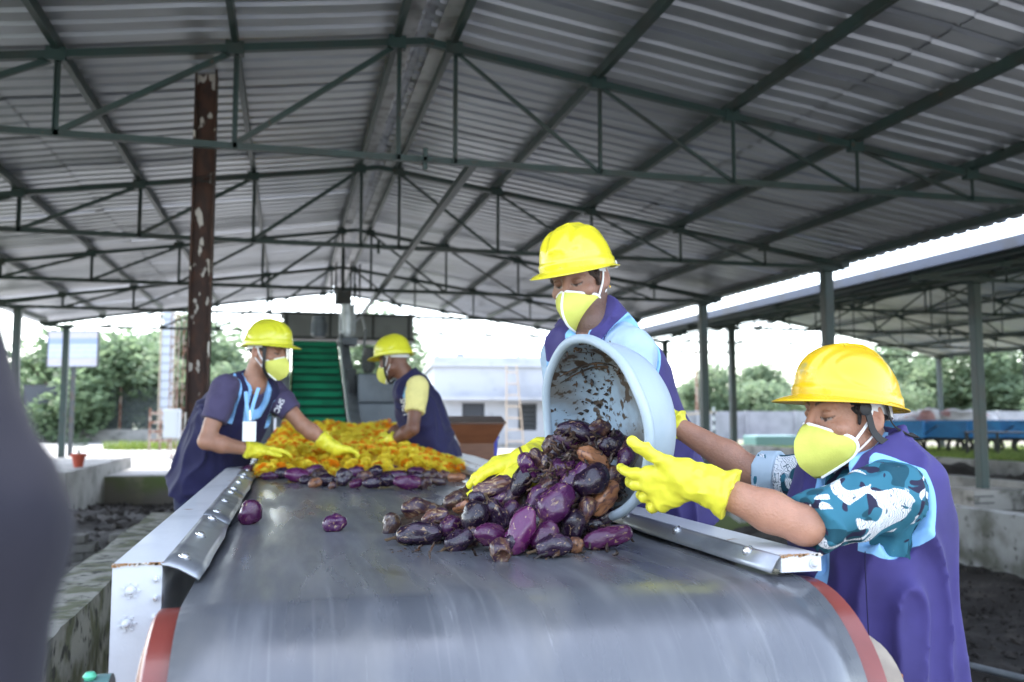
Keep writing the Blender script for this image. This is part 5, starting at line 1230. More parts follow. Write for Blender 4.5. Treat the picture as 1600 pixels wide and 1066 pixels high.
# --- worker on the left of the belt
H = head_frame(P(417, 550, d=4.7), dirn(.93, -.34, -.20)); f = dirn(.74, -.62); lt = dirn(-.62, -.74)
N = P(396, 600, d=4.72); pel, wst, cst, shl = P(322, 752, d=4.95), P(337, 706, d=4.88), P(366, 645, d=4.80), P(386, 612, d=4.75)
W1, W2 = P(398, 704, d=4.62), P(520, 699, d=4.86); h1 = make_hand(W1, P(455, 703, d=4.72) - W1, Vector((0, 0, -1)) + CR * .1, 1, (.2, .25, .2), .1); h2 = make_hand(W2, P(575, 708, d=4.95) - W2, Vector((0, 0, -1)) + CR * .1, -1, (.25, .3, .25), .1)
m1 = person("worker in purple vest over plum polo shirt, sorting flowers at the belt's left side", dict(base=(pel.x, pel.y, 0), H=H, N=N, lat=lt, fwd=f, rings=torso(pel, wst, cst, shl, .165, .118), skin="skin_a", group=GRP,
    arms=[dict(S=P(352, 606, d=4.60), E=P(322, 690, d=4.48), W=W1, hand=h1, sleeve=.62, sr=(.073, .067), hole=.108, cufflen=.05), dict(S=P(426, 612, d=4.89), E=P(472, 664, d=4.85), W=W2, hand=h2, sleeve=.62, sr=(.073, .066), hole=.105, cufflen=.09)],
    legs=legs_for(pel, lt, f, 0), trousers="trouser_navy", shirt="polo_plum", vest="vest_indigo_dim", hat="helmet_lemon", hairmat="hair_black", stubble=.15, vdepth=.36))
straps(m1, H, [([(.087, .045, .03), (.085, .052, -.03), (.070, .052, -.085), (.03, .062, -.130)], (1, .2, 0)), ([(-.087, .045, .03), (-.085, .052, -.03), (-.070, .052, -.085), (-.03, .062, -.130)], (-1, .2, 0))])
# --- worker on the far right of the belt
H = head_frame(P(616, 563, d=5.936), dirn(-.84, .40, -.26)); f = dirn(-.93, .36); lt = dirn(-.36, -.93)
N = P(638, 594, d=5.936); pel, wst, cst, shl = P(684, 725, d=6.021), P(671, 684, d=5.989), P(655, 636, d=5.957), P(645, 608, d=5.936)
W1, W2 = P(607, 692, d=5.682), P(596, 690, d=6.148); h1 = make_hand(W1, P(570, 693, d=5.777) - W1, Vector((0, 0, -1)), -1, (.3, .35, .3)); h2 = make_hand(W2, P(560, 690, d=6.148) - W2, Vector((0, 0, -1)), 1, (.3, .35, .3))
m2 = person("worker in purple vest over pale yellow shirt, back half turned, beyond the flowers", dict(base=(pel.x, pel.y, 0), H=H, N=N, lat=lt, fwd=f, rings=torso(pel, wst, cst, shl, .155, .11), skin="skin_b", group=GRP,
    arms=[dict(S=P(653, 604, d=5.745), E=P(645, 670, d=5.618), W=W1, hand=h1, sleeve=.62, sr=(.072, .064), hole=.104, cufflen=.06), dict(S=P(637, 608, d=6.148), E=P(628, 668, d=6.201), W=W2, hand=h2, sleeve=.62, hole=.088, cufflen=.06)],
    legs=legs_for(pel, lt, f, 0), trousers="trouser_navy", shirt="tee_yellow", vest="vest_indigo_dim", hat="helmet_lemon", stubble=.05))
straps(m2, H, [([(-.087, .02, .03), (-.089, .03, -.03), (-.07, .045, -.10), (-.02, .055, -.150), (.03, .05, -.12)], (-1, 0, 0))])
# --- passer-by close to the camera on the left
f, lt = Vector((.1, 1, 0)).normalized(), Vector((1, -.1, 0)).normalized()
Sx, Ex, Wx = P(-255, 300, d=.60), P(-60, 840, d=.53), P(-140, 1400, d=.52); ctr = Sx + Vector((-.22, 0, .0)); N = ctr + Vector((0, .03, .13))
pel = Vector((ctr.x, ctr.y - .06, .72)); H = head_frame(N + Vector((0, .06, .14)), Vector((.15, 1, -.2)))
hx = make_hand(Wx, Vector((-.7, .5, -.1)), Vector((0, 0, -1)), -1)
S2 = ctr + Vector((-.2, 0, -.0))
fg = person("blurred arm of a bystander in a lavender-grey shirt at the left edge", dict(base=(pel.x, pel.y, 0), H=H, N=N, lat=lt, fwd=f, rings=torso(pel, pel.lerp(ctr, .4), pel.lerp(ctr, .75), ctr, .15, .11), skin="skin_e",
    arms=[dict(S=Sx, E=Ex, W=Wx, hand=hx, sleeve=1.8, sr=(.066, .056)), dict(S=S2, E=S2 + Vector((-.08, .02, -.28)), W=S2 + Vector((-.02, .1, -.5)), hand=make_hand(S2 + Vector((-.02, .1, -.5)), Vector((0, .2, -1)), Vector((1, 0, 0)), 1), sleeve=1.7, sr=(.066, .056))],
    legs=legs_for(pel, lt, f, 0), trousers="trouser_grey", shirt="shirt_lavender", hairmat="hair_black", mask=False, sfold=.003))

cf = Solid(); q1 = P(1318, 752, d=2.31).lerp(E2_, .93); q0 = P(1318, 752, d=2.31).lerp(E2_, .70)
cf.add(cap(q0, q1, .066, .062, cut0=0., cut1=.0), .004); cf.warp(folds(.004, q1 - q0, 2.2, 22, 6)); V, F = cf.surface(.005); solid_obj("rolled_cuff", V, F, "cuff_pale", m4, m4.location)
# side seam of the front worker's vest, laid on the cloth
from mathutils.bvhtree import BVHTree
def seam(body, uv, d0, rad=.0011, mat="seam_dark"):
    vest = next(c for c in body.children if c.name.startswith("vest")); me = vest.data
    tree_ = BVHTree.FromPolygons([tuple(v.co + body.location) for v in me.vertices], [tuple(p.vertices) for p in me.polygons]); pts = []
    for (u, v) in uv:
        h = tree_.ray_cast(Vector((0, 0, CAM_Z)), ray(u, v).normalized())
        if h[0] is not None: pts.append(h[0] + h[1] * .0004 - body.location)
    if len(pts) > 2: MB().tube(pts, rad, 5).build("seam", mat, vest)
mk("seam_dark", (.014, .010, .055), .8)
seam(m4, [(1352 + 12 * (k / 30) ** 1.5, 862 + k * 7.4) for k in range(31)], 2)
#seam(m4, [(1375 + k * 3.4, 1005 - 10 * math.sin(k / 30 * 2)) for k in range(31)], 2)
# ------------------------------------------------------------------ tub
mk("tub_blue", (.33, .40, .46), .5, 0, col2=(.40, .46, .51), ns=5, thr=(.4, .7), col3=(.30, .36, .38), ns3=9, thr3=(.62, .72), bump=.08, bs=60)
tm = mk("tub_soiled", (.28, .37, .45), .5, 0, col2=(.15, .15, .14), ns=6, thr=(.40, .62), col3=(.060, .040, .025), ns3=30, thr3=(.55, .61), bump=.3, bs=40, stretch=(1, 1, .55))
TC = P(927, 668, d=2.27); TN = (CR * -.87 + CW * -.47 + Vector((0, 0, -.14))).normalized(); TR = .226
tq = TN.to_track_quat('Z', 'X').to_matrix().to_4x4()
tub = empty("plastic_tub", (0, 0, 0), 0, "pale blue round tub tipped on its side, muddy inside, pouring out aubergines", "tub"); tub.matrix_world = Matrix.Translation(TC) @ tq
def tubprof(o):
    return [(TR * .985 + o, 0), (TR * .97 + o, -.03), (TR * .93 + o, -.075), (TR * .86 + o, -.105), (TR * .75 + o, -.128), (TR * .60 + o, -.140), (0.001, -.145 - o)]
def lathe_n(prof, seg, wob=.004):
    m = MB().lathe(prof, seg); m.v = [tuple(Vector(v) + Vector((v[0], v[1], 0)).normalized() * wob * math.sin(3 * math.atan2(v[1], v[0]) + v[2] * 9)) if abs(v[0]) + abs(v[1]) > .01 else v for v in m.v]; return m
m = lathe_n([(r - .002, z) for r, z in tubprof(0)][::-1], 96); m.build("inner_wall", "tub_soiled", tub, smooth='full')
lathe_n(tubprof(.005), 96).build("outer_wall", "tub_blue", tub, smooth='full')
m = MB(); n = 96; m.tube([((TR + .004) * math.cos(2 * math.pi * i / n), (TR + .004) * math.sin(2 * math.pi * i / n), .002 + .002 * math.sin(i * .5)) for i in range(n)], .0125, 10, closed=True)
m.v = [tuple(Vector(v) + Vector((v[0], v[1], 0)).normalized() * .004 * math.sin(3 * math.atan2(v[1], v[0]) + v[2] * 9)) for v in m.v]; m.build("rolled_rim", "tub_blue", tub, smooth='full')
mk("mush", (.030, .018, .012), .5, 0, col2=(.075, .034, .016), ns=30, thr=(.4, .65), col3=(.018, .012, .01), ns3=22, thr3=(.52, .62), bump=.6, bs=70)
mk("debris_dark", (.03, .022, .016), .7, 0, col2=(.09, .05, .025), ns=40)
# crumbs stuck to the inside
r = random.Random(9); m = MB()
def innerpt(a, t):
    pr_ = tubprof(0); k = t * (len(pr_) - 2); i = int(k); f_ = k - i; rr = pr_[i][0] * (1 - f_) + pr_[i + 1][0] * f_ - .004; z = pr_[i][1] * (1 - f_) + pr_[i + 1][1] * f_; return Vector((rr * math.cos(a), rr * math.sin(a), z + .001))
for i in range(900):
    c = innerpt(r.uniform(0, 6.283), min(.99, r.random() ** .6)); s = .0016 + .0075 * r.random() ** 4; q = Matrix.Rotation(r.uniform(0, 6), 3, Vector((r.random(), r.random(), r.random() + .1)))
    m.add([c + q @ Vector(p) * s for p in ((1.6, 0, 0), (-1.4, .2, 0), (0, .8, .1), (.1, -.7, 0), (0, 0, .6), (0, .1, -.6))], [(0, 2, 4), (2, 1, 4), (1, 3, 4), (3, 0, 4), (2, 0, 5), (1, 2, 5), (3, 1, 5), (0, 3, 5)])
for (a0, t0, a1, t1) in ((.9, .15, .35, .9), (1.0, .2, .5, .8), (2.2, .3, 2.4, .6)):
    m.tube([innerpt(a0 + (a1 - a0) * k / 8, t0 + (t1 - t0) * k / 8) for k in range(9)], [.0012 + .0018 * math.sin(k / 8 * 3.1) for k in range(9)], 5)
o = m.build("stuck_crumbs", "debris_dark", tub); o["kind"] = "stuff"
# ------------------------------------------------------------------ aubergines
def aub(nm, c, c2, c3, t2, t3, rough=.22):
    return mk(nm, c, rough * .75, 0, col2=c2, ns=1.5, thr=t2, col3=c3, ns3=3.4, thr3=t3, bump=.22, bs=8, coat=.35, rough2=.45, spec=.4, rand=.45, distort=.6)
aub("aubergine_dark", (.013, .005, .016), (.030, .012, .028), (.20, .13, .075), (.48, .68), (.60, .68))
aub("aubergine_purple", (.044, .006, .044), (.065, .016, .056), (.22, .14, .085), (.45, .65), (.58, .66))
aub("aubergine_magenta", (.066, .007, .052), (.095, .024, .068), (.24, .15, .09), (.5, .7), (.61, .68))
aub("aubergine_rotten", (.085, .036, .024), (.03, .010, .026), (.22, .145, .08), (.42, .56), (.54, .64), .4)
aub("aubergine_brown", (.23, .10, .045), (.10, .04, .03), (.05, .025, .02), (.5, .62), (.58, .66), .45)
mk("calyx_dry", (.12, .075, .035), .85, 0, col2=(.05, .03, .018), ns=40, bump=.5, bs=90)
def aub_mesh(seed, ecc, dent, mat, open_end=False):
    m = MB(); na, nt = 22, 17; r_ = random.Random(seed); bend = r_.uniform(-.18, .18); sx = Vector((seed * 3.7, 0, 0))
    for i in range(nt + 1):
        t = i / nt; z = -math.cos(t * math.pi); rad = math.sin(t * math.pi) ** .82 * (1 + .20 * ecc * z)
        for j in range(na):
            a = 2 * math.pi * j / na; d = Vector((math.cos(a) * rad, math.sin(a) * rad, z)); k = 1 + dent * mnoise.noise(d * 1.5 + sx) + dent * .5 * mnoise.noise(d * 4.2 + sx) + dent * .12 * mnoise.noise(d * 12 + sx)
            p = Vector((d.x * k + bend * (1 - z * z), d.y * k, d.z * (1 + dent * .3 * mnoise.noise(sx))))
            if open_end and z > .72: p.z = .72 - (z - .72) * 1.1; p.x *= 1.0; p.y *= 1.0
            m.v.append(tuple(p))
    for i in range(nt):
        for j in range(na): m.f.append((i * na + j, i * na + (j + 1) % na, (i + 1) * na + (j + 1) % na, (i + 1) * na + j))
    return m.mesh("aubergine", mat, smooth='full')
def calyx_mesh():
    m = MB(); n = 6
    for j in range(n):
        a = 2 * math.pi * j / n; b = a + .42; c = (a + b) / 2
        for (q0, q1) in ((a, c), (c, b)):
            m.add([(.0, 0, -1.05), (.5 * math.cos(q0), .5 * math.sin(q0), -.93), (.85 * math.cos(c), .85 * math.sin(c), -.62 + .1 * (j % 2)), (.5 * math.cos(q1), .5 * math.sin(q1), -.93)], [(0, 1, 2, 3)])
    m.tube([(0, 0, -.9), (.05, 0, -1.2), (.16, .03, -1.42)], [.2, .13, .15], 7); return m.mesh("calyx", "calyx_dry", smooth=True)
CALYX = calyx_mesh()
KIND = {}
for k, mt in (("d", "aubergine_dark"), ("p", "aubergine_purple"), ("m", "aubergine_magenta"), ("r", "aubergine_rotten"), ("b", "aubergine_brown")):
    KIND[k] = [aub_mesh(i * 7 + ord(k), .8 - .5 * i, .16 + .10 * i if k in "dpm" else .34 + .08 * i, mt) for i in range(3)]
KIND["o"] = [aub_mesh(91, .3, .25, "aubergine_rotten", True)]
AN = [0]
def aubergine(u, v, a, b, ang, kind, label, group, d=None, z=None, tilt=0., cal=None):
    "u, v centre; a, b half length and half width as seen in photo pixels; ang of the long axis from horizontal"
    if d is None:
        d = (P(u, v + b, Z=BZ)).length * .985
        p = P(u, v, Z=BZ + .03); dd = (p - Vector((0, 0, CAM_Z))).length
        c = P(u, v, Z=BZ + .9 * b * dd / FPX)
    else:
        low = b * abs(math.cos(R(ang))) + a * abs(math.sin(R(ang))); d = min(d + .10, (CAM_Z - BZ) * FPX / max(20, v + low * .9 - 650), 2.31); c = P(u, v, d=d)
    dep = (c - Vector((0, 0, CAM_Z))).dot(Vector((math.sin(YAW) * math.cos(PIT), math.cos(YAW) * math.cos(PIT), math.sin(PIT))))
    A_, B_ = a * 1.12 * dep / FPX, b * .95 * dep / FPX
    ax = (CR * math.cos(R(ang)) + Vector((0, 0, 1)) * math.sin(R(ang)) + CW * tilt).normalized()
    k = KIND[kind][AN[0] % len(KIND[kind])]; AN[0] += 1
    if d is None: c.z = max(c.z, BZ + B_ * .93)
    o = bpy.data.objects.new("aubergine", k); COL.objects.link(o)
    q = ax.to_track_quat('Z', 'Y') @ Quaternion((0, 0, 1), AN[0] * 1.7)
    o.matrix_world = Matrix.Translation(c) @ q.to_matrix().to_4x4() @ Matrix.Diagonal((B_, B_, A_, 1))
    tag(o, label, "aubergine", group)
    if cal if cal is not None else (AN[0] % 3 == 0):
        ch = bpy.data.objects.new("calyx", CALYX); link(ch, o); ch.scale = (.95, .95, 1.0)
    return o
G1 = "rotting aubergines poured out near the tub"; GL = "purple rotting aubergine wedged in the poured-out heap"
def Z5(x, y): return 560 + x / 3.333, 620 + y / 3.333
heap = [  # zx, zy, a, b, ang, kind, distance or None, tilt, label
 (165, 672, 19, 14, 70, 'r', None, .2, "small shrivelled aubergine standing apart at the heap's left end"),
 (322, 594, 29, 18, -12, 'r', None, .3, "large brown-mottled aubergine at the heap's left, behind the dark one"),
 (318, 718, 33, 19, 6, 'd', None, .15, "large dark aubergine lying lengthwise at the heap's front left"),
 (505, 540, 18, 15, 20, 'r', 2.30, .3, "black mouldy aubergine below the yellow glove tips"),
 (480, 678, 18, 16, 30, 'p', 2.12, .5, None), (525, 752, 22, 17, 25, 'd', None, .3, "dark aubergine split red-brown on top, front of the heap"),
 (603, 632, 24, 21, 70, 'd', 2.08, .3, "rounded grey-purple aubergine in the middle of the heap"), (540, 572, 14, 12, 10, 'b', 2.2, .1, "small tan rotten aubergine left of the rounded grey-purple one"),
 (722, 610, 24, 18, -58, 'd', 2.10, .2, "dark aubergine with a torn orange-brown top"), (685, 725, 25, 19, -20, 'm', 2.02, .6, None),
 (745, 800, 21, 18, -80, 'o', None, -1.6, "hollow rotten aubergine showing its open end to the front"), (842, 695, 36, 21, 68, 'm', 2.03, .15, "big shiny magenta aubergine standing slantwise at the heap's front"),
 (700, 472, 30, 16, 14, 'r', 2.36, .3, "long mottled aubergine just under the yellow gloves"), (742, 522, 17, 14, 30, 'p', 2.24, .4, None),
 (885, 365, 21, 15, -65, 'p', 2.30, .2, None), (845, 440, 26, 17, 60, 'd', 2.26, .2, "glossy dark aubergine balanced upright on the heap's crest"),
 (965, 722, 24, 19, 40, 'm', 2.02, .4, None), (1020, 782, 27, 18, 10, 'd', None, .2, "blackish aubergine with a pale sheen, front centre right"), (1130, 775, 12, 13, 80, 'b', None, .2, "small tan stub beside the blackish aubergine"),
 (1298, 735, 37, 19, 12, 'm', None, .2, "long magenta aubergine lying alone at the heap's right end"),
 (1030, 555, 32, 26, 50, 'p', 2.06, .3, "largest purple aubergine, smeared with brown, below the tub's mouth"), (1105, 445, 20, 18, 40, 'p', 2.16, .3, None),
 (1212, 430, 28, 24, 35, 'd', 2.10, .3, "plump dark aubergine beside the gloved thumb"), (1278, 525, 29, 17, 48, 'b', 2.12, .2, "tan peeled aubergine against the tub's lower rim"),
 (1150, 192, 34, 18, -14, 'd', 2.26, .2, "long dark aubergine highest inside the tub"), (1030, 268, 18, 17, 80, 'd', 2.24, .2, "small dark aubergine at the tub's left inside"),
 (1318, 245, 22, 20, 30, 'd', 2.22, .2, "rounded dark aubergine at the tub's right inside"), (1392, 322, 17, 14, 60, 'p', 2.18, .3, "purple aubergine squeezed against the tub's right inside wall"),
 (1118, 668, 23, 21, 80, 'd', 2.06, .2, None), (935, 535, 26, 17, 55, 'p', 2.14, .3, None), (1120, 300, 22, 14, 10, 'r', 2.20, .2, None), (1225, 320, 26, 15, -30, 'b', 2.16, .2, None),
 (632, 525, 17, 13, 0, 'd', 2.20, .3, None), (790, 602, 18, 14, 60, 'p', 2.16, .3, None), (400, 628, 21, 13, 15, 'r', 2.16, .2, None), (620, 545, 20, 13, 30, 'r', 2.26, .2, None),
 (1185, 590, 20, 14, 70, 'r', 2.08, .2, None), (870, 600, 22, 15, 30, 'd', 2.12, .4, None), (980, 470, 22, 17, 60, 'r', 2.16, .3, None), (1320, 430, 20, 17, 60, 'r', 2.16, .3, None), (985, 330, 20, 14, 70, 'r', 2.27, .3, None), (1000, 400, 22, 15, 20, 'd', 2.24, .3, None), (985, 470, 22, 15, 50, 'b', 2.24, .3, None), (1000, 250, 16, 12, 60, 'r', 2.30, .3, None), (1250, 170, 20, 13, 10, 'r', 2.30, .3, None), (1080, 230, 20, 14, -30, 'p', 2.28, .3, None), (1370, 260, 18, 13, 70, 'r', 2.24, .3, None), (1240, 240, 22, 15, 10, 'r', 2.26, .3, None), (1180, 380, 22, 15, 40, 'p', 2.16, .3, None), (1350, 470, 18, 13, 70, 'd', 2.18, .3, None),
 (1060, 370, 22, 16, 20, 'p', 2.18, .3, None), (960, 640, 20, 16, 20, 'd', 2.10, .3, None), (1240, 660, 20, 15, 10, 'd', 2.14, .3, None), (1180, 500, 22, 16, 30, 'd', 2.16, .3, None), (800, 760, 16, 14, 40, 'd', 2.08, .3, None),
 (440, 720, 16, 12, 20, 'd', None, .3, None), (590, 735, 17, 14, 10, 'r', 2.10, .3, None), (900, 760, 15, 13, 10, 'r', 2.06, .3, None), (790, 520, 18, 14, 40, 'r', 2.24, .3, None), (1290, 620, 15, 12, 40, 'd', 2.14, .3, None), (940, 320, 17, 13, -50, 'r', 2.30, .3, None)]
for (zx, zy, a, b, ang, kd, d, tl, lb) in heap:
    u, v = Z5(zx, zy); aubergine(u, v, a, b, ang, kd, lb or GL, G1, d, tilt=tl)
G2 = "rotting aubergines lined up before the flowers"; GL2 = "rotting aubergine in the row lying in front of the flowers"
row = [(85, 467, 13, 9, 30, 'p', "single aubergine stuck against the left skirt before the flowers"), (245, 496, 12, 6, 0, 'p', "slim aubergine at the left end of the far row"), (320, 475, 10, 10, 0, 'd', 0), (415, 488, 17, 12, -8, 'm', "plump magenta aubergine left in the far row"), (400, 445, 12, 8, 0, 'p', 0), (520, 465, 15, 10, 10, 'p', 0), (530, 543, 10, 8, 20, 'b', "torn tan aubergine scrap in front of the far row"), (600, 522, 13, 10, 0, 'd', 0), (635, 558, 6, 6, 40, 'r', 0),
       (650, 432, 17, 7, 0, 'd', 0), (705, 505, 13, 14, 60, 'd', 0), (780, 470, 13, 9, 0, 'p', 0), (785, 543, 10, 8, 20, 'm', 0), (820, 427, 15, 7, -5, 'm', 0), (885, 538, 14, 10, 5, 'd', 0), (975, 525, 13, 11, 0, 'd', 0), (970, 458, 18, 9, 8, 'p', 0), (1040, 492, 15, 8, 0, 'p', 0), (1105, 532, 20, 12, -4, 'm', "long bright magenta aubergine at the far row's front right"),
       (1205, 536, 12, 10, 10, 'r', 0), (1060, 442, 10, 7, 0, 'r', 0), (1165, 468, 14, 8, -8, 'p', 0), (1250, 482, 12, 8, 0, 'r', 0), (1295, 530, 13, 7, -10, 'r', 0), (1335, 492, 9, 9, 0, 'r', 0), (1415, 505, 13, 8, 0, 'b', "dull brownish aubergine at the far row's right end"), (470, 430, 12, 8, 0, 'r', 0), (740, 440, 12, 8, 0, 'r', 0), (560, 490, 12, 9, 0, 'r', 0), (900, 470, 12, 9, 20, 'd', 0), (840, 500, 12, 9, 0, 'r', 0), (470, 520, 9, 8, 0, 'd', 0), (1150, 500, 12, 9, 0, 'd', 0)]
for (zx, zy, a, b, ang, kd, lb) in row: aubergine(360 + zx / 4, 620 + zy / 4, a, b, ang, kd, lb or GL2, G2, tilt=.3)
aubergine(390, 801, 19, 18, 60, 'm', "round aubergine speckled gold, alone on the left of the belt", "single aubergines alone on the belt", cal=False); aubergine(523, 818, 17, 14, 10, 'p', "small round purple aubergine alone mid-belt", "single aubergines alone on the belt", cal=False)
# rotten mush and shreds among the heap
a0, b0 = P(640, 838, Z=BZ), P(975, 852, Z=BZ); m = MB(); n1, n2 = 46, 26
for i in range(n1 + 1):
    for j in range(n2 + 1):
        s, t = i / n1, j / n2; p = a0.lerp(b0, s) + Vector((.0, .06 + .42 * t, 0)); hh = (.012 + .15 * math.sin(math.pi * min(1, s * .72)) ** 2.2) * math.sin(math.pi * min(1, t * 1.2 + .02) * .75) * min(1, (1 - s) * 7 + .1)
        hh *= 1 + .5 * mnoise.noise(p * 22) + .3 * mnoise.noise(p * 60); m.v.append((p.x, p.y, BZ - .004 + max(0, hh)))
for i in range(n1):
    for j in range(n2): a = i * (n2 + 1) + j; m.f.append((a, a + n2 + 1, a + n2 + 2, a + 1))
tag(m.build("rotten_mush", "mush", smooth='full'), "dark rotten mush filling the heap between the aubergines", "plant waste", kind="stuff")
m = MB(); r = random.Random(21)
def shred(c, s, n=5):
    d = Vector((r.gauss(0, 1), r.gauss(0, 1), r.gauss(0, .7))).normalized(); w = d.orthogonal().normalized(); w.rotate(Quaternion(d, r.uniform(0, 6))); pts = []; k0 = len(m.v); p = c - d * s
    for i in range(n):
        d = (d + Vector((r.gauss(0, .45), r.gauss(0, .45), r.gauss(0, .45)))).normalized(); w = (w - d * w.dot(d)).normalized(); wd = s * r.uniform(.25, .6) * (1 - abs(i / (n - 1) - .5)); q = d.cross(w) * .003
        m.v += [tuple(p + w * wd), tuple(p + q), tuple(p - w * wd), tuple(p - q)]; p = p + d * s * .55
    for i in range(n - 1):
        for j in range(4): a = k0 + i * 4; m.f.append((a + j, a + (j + 1) % 4, a + 4 + (j + 1) % 4, a + 4 + j))
for i in range(520):
    t = r.random(); zx = r.gauss(1090, 140) if t < .72 else r.uniform(300, 1250); zy = r.gauss(430, 150) if t < .62 else r.gauss(700, 60)
    if zx > 1400 or zy > 830 or zy < 170 or (zx < 900 and zy < 560) or (zx < 1000 and zy < 330): continue
    u, v = Z5(zx, zy); f_ = (zy - 180) / 640; p = P(u, v, d=min(2.30 - .05 * f_, (CAM_Z - BZ) * FPX / max(20, v - 648)) + r.uniform(-.04, .0))
    if p.z < BZ + .004: p = P(u, v, Z=BZ + .006)
    shred(p, r.uniform(.006, .017))
o = m.build("rotten_shreds", "mush", smooth='full'); tag(o, "brown rotten shreds and stalks tangled among the poured-out aubergines", "plant waste", kind="stuff")
m = MB()
for i in range(260):
    zx = r.uniform(150, 1350); u, v = Z5(zx, r.gauss(800, 22)); c = P(u, v, Z=BZ + .002); s = .001 + .004 * r.random() ** 3; q = Matrix.Rotation(r.uniform(0, 6), 3, 'Z')
    m.add([c + q @ Vector(p) * s for p in ((1.6, 0, 0), (-1.4, .2, 0), (0, .8, .1), (.1, -.7, 0), (0, 0, .6))], [(0, 2, 4), (2, 1, 4), (1, 3, 4), (3, 0, 4)])
tag(m.build("belt_crumbs", "debris_dark"), "dark crumbs scattered on the belt before the heap", "crumbs", kind="stuff")
# ------------------------------------------------------------------ marigolds
mk("petal_yellow", (.95, .82, .09), .55, 0, sss=.1); mk("petal_orange", (.92, .36, .015), .55, 0, sss=.1); mk("petal_bed", (.75, .55, .05), .8, 0, col2=(.55, .42, .04), ns=30, thr=(.45, .7), col3=(.5, .15, .01), ns3=26, thr3=(.56, .62), bump=1., bs=40)
mk("leaf_bit", (.06, .11, .03), .6)
def bloom(seed, rings=((4, .25, 1.0), (7, .55, .80), (10, .82, .45), (11, .95, .05))):
    r_ = random.Random(seed); vs, fs = [], []
    for n, rad, zz in rings:
        for j in range(n):
            a = 2 * math.pi * (j + r_.random() * .5) / n; c, s = math.cos(a), math.sin(a); w = .34 * r_.uniform(.8, 1.2); k = len(vs); lift = r_.uniform(-.1, .14)
            i0, o0 = rad * .45, rad * 1.08 * r_.uniform(.9, 1.12); z0 = zz * .62 - .12; z1 = zz * .72 + lift
            vs += [(c * i0, s * i0, z0), (c * o0 * .8 - s * w, s * o0 * .8 + c * w, z1), (c * o0, s * o0, z1 - .10 + .1 * r_.random()), (c * o0 * .8 + s * w, s * o0 * .8 - c * w, z1)]; fs.append((k, k + 1, k + 2, k + 3))
    return vs, fs
for nm in ("petal_yellow", "petal_orange"):
    m = MATS[nm]; n = m.node_tree.nodes; L = m.node_tree.links; b = n["Principled BSDF"]; tr = n.new("ShaderNodeBsdfTranslucent"); tr.inputs[0].default_value = b.inputs["Base Color"].default_value[:]
    ms = n.new("ShaderNodeMixShader"); ms.inputs[0].default_value = .5; L.new(b.outputs[0], ms.inputs[1]); L.new(tr.outputs[0], ms.inputs[2]); L.new(ms.outputs[0], n["Material Output"].inputs[0])
BL_ = [bloom(i) for i in range(4)]; BM = {}
for c in ("yellow", "orange"):
    for i, (vs, fs) in enumerate(BL_):
        me = bpy.data.meshes.new("marigold_flower"); me.from_pydata(vs, [], fs); me.materials.append(MATS["petal_" + c]); BM[c, i] = me
HY0, HY1 = 4.72, 8.55
def heap_z(x, y):
    t = min(1, max(0, (y - HY0) / .35)); e = min(1, max(0, (x - BL - .02) / .12)) * min(1, max(0, (BR - .06 - x + .10 * max(0, y - 5.2)) / .25))
    front = HY0 + .10 * math.sin(x * 7) + .22 * max(0, x - .55); t = min(1, max(0, (y - front) / .4))
    return BZ + (.015 + (.085 + .035 * (y - HY0)) * math.sqrt(t) * (.35 + .65 * e) * (1 + .22 * fbm(x, y, 3.0)))
xs = spaced(BL + .01, BR + .02, .05); ys = spaced(HY0 + .05, HY1, .06)
o = sheet("petal_bed", xs, ys, lambda x, y: heap_z(x, y) - .03, "petal_bed", kind="stuff"); o["label"] = "bed of loose petals and leaves under the marigold heads"; o["category"] = "petals"
r = random.Random(33); fl = []
while len(fl) < 1700:
    x = r.uniform(BL + .02, BR - .02); y = HY0 + (HY1 - HY0) * r.random() ** 1.25
    front = HY0 + .10 * math.sin(x * 7) + .22 * max(0, x - .55)
    if y < front: continue
    fl.append((x, y, heap_z(x, y) + r.uniform(-.012, .012), r.uniform(.023, .035), r.random() < (.24 + .25 * fbm(x, y, 2.5)), r.randrange(4)))
fl.sort(key=lambda q: q[1]); rest = {"yellow": MB(), "orange": MB()}
def bloom_matrix(q): return Matrix.Translation(q[:3]) @ Matrix.Rotation(r.uniform(0, 6.3), 4, 'Z') @ Matrix.Rotation(r.gauss(0, .3) + .25, 4, 'X') @ Matrix.Rotation(r.gauss(0, .3), 4, 'Y') @ Matrix.Scale(q[3], 4)
def flower(q, label):
    c = "orange" if q[4] else "yellow"; o = bpy.data.objects.new("marigold_flower", BM[c, q[5]]); COL.objects.link(o); o.matrix_world = bloom_matrix(q)
    return tag(o, label, "flower", "marigold heads heaped on the belt")
for q in fl[:290]: flower(q, ("orange" if q[4] else "yellow") + " marigold head in the near slope of the flower heap")
for q in fl[290:]:
    M = bloom_matrix(q); vs, fs = BL_[q[5]]; rest["orange" if q[4] else "yellow"].add([M @ Vector(v) for v in vs], fs)
for c in rest: tag(rest[c].build("marigold_mass", "petal_" + c), c + " marigold heads massed over the back of the flower heap", "flowers", kind="stuff")
for (u, v, c, lb) in ((662, 702, 1, "stray orange marigold on the bare belt near the right skirt"), (675, 710, 0, "stray yellow marigold next to the orange stray"), (694, 724, 0, "small stray yellow marigold behind the far row's end"), (709, 726, 0, "full yellow marigold farthest right on the belt"), (690, 714, 1, "stray orange marigold between the yellow strays")):
    p = P(u, v, Z=BZ + .018); flower((p.x, p.y, p.z, .027, c, 1), lb)["group"] = "stray marigolds on the belt"
m = MB()
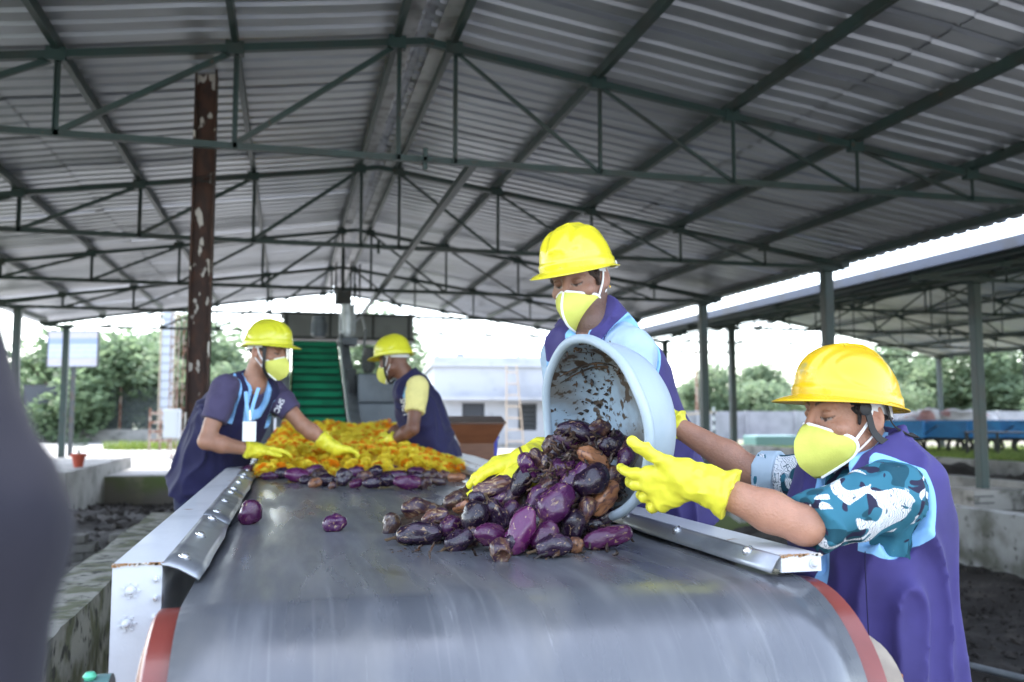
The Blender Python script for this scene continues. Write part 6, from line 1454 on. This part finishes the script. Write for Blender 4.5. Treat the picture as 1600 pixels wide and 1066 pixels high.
for i in range(100):
    q = fl[r.randrange(700)]; c = Vector((q[0], q[1], q[2] + .018)); a = r.uniform(0, 6.3); d = Vector((math.cos(a), math.sin(a), r.uniform(-.3, .5))) * r.uniform(.012, .03); w = Vector((-math.sin(a), math.cos(a), 0)) * .005
    m.add([c - d, c + w, c + d, c - w], [(0, 1, 2, 3)])
tag(m.build("flower_leaves", "leaf_bit"), "small green leaf bits among the marigolds", "leaves", kind="stuff")
# ------------------------------------------------------------------ worn details
def hang_card(body, top_l, top_r, bot):
    o = body.location; m = MB()
    for t_ in (top_l, top_r): ribbon(m, [t_ - o, t_.lerp(bot, .5) - o - CW * .012, bot - o], .018, -CW, .002)
    m.build("lanyard", "lanyard_blue", body)
    MB().box((0, 0, -.055), (.068, .003, .10), Matrix.Rotation(R(-14), 3, 'Z')).build("id_card", "card_white", body, loc=bot - o); MB().tube([(0, -.004, .05), (.004, -.004, .0)], .005, 6).build("card_clip", "bolt_steel", body, loc=bot - o)
hang_card(m1, P(384, 612, d=4.52), P(404, 606, d=4.50), P(390, 657, d=4.46))
def lettering(body, txt, pos, size, rotm):
    cu = bpy.data.curves.new("lettering", 'FONT'); cu.body = txt; cu.size = size; cu.extrude = .0015; cu.align_x = 'CENTER'; cu.align_y = 'CENTER'; cu.materials.append(MATS["lettering_white"])
    tmp = bpy.data.objects.new("lettering", cu); COL.objects.link(tmp); bpy.context.view_layer.update(); me = bpy.data.meshes.new_from_object(tmp.evaluated_get(bpy.context.evaluated_depsgraph_get())); bpy.data.objects.remove(tmp)
    o = bpy.data.objects.new("lettering", me); link(o, body); o.matrix_local = Matrix.Translation(pos - body.location) @ rotm; return o
def facing_text(rz): return (Matrix((CR, Vector((0, 0, 1)), -CW)).transposed().to_4x4()) @ Matrix.Rotation(rz, 4, 'Z')
lettering(m1, "SMC", P(436, 634, d=4.62), .04, facing_text(R(-115))); lettering(m2, "SMC I", P(631, 636, d=5.70), .045, facing_text(R(-78)))
# pipe lying on the compost, cables
pp = MB().tube([P(1515, 1040, Z=-.5), P(1700, 1085, Z=-.5)], .022, 12).build("plastic_pipe", "galvanised", smooth=True); tag(pp, "grey pipe lying on the compost at the lower right corner", "pipe")
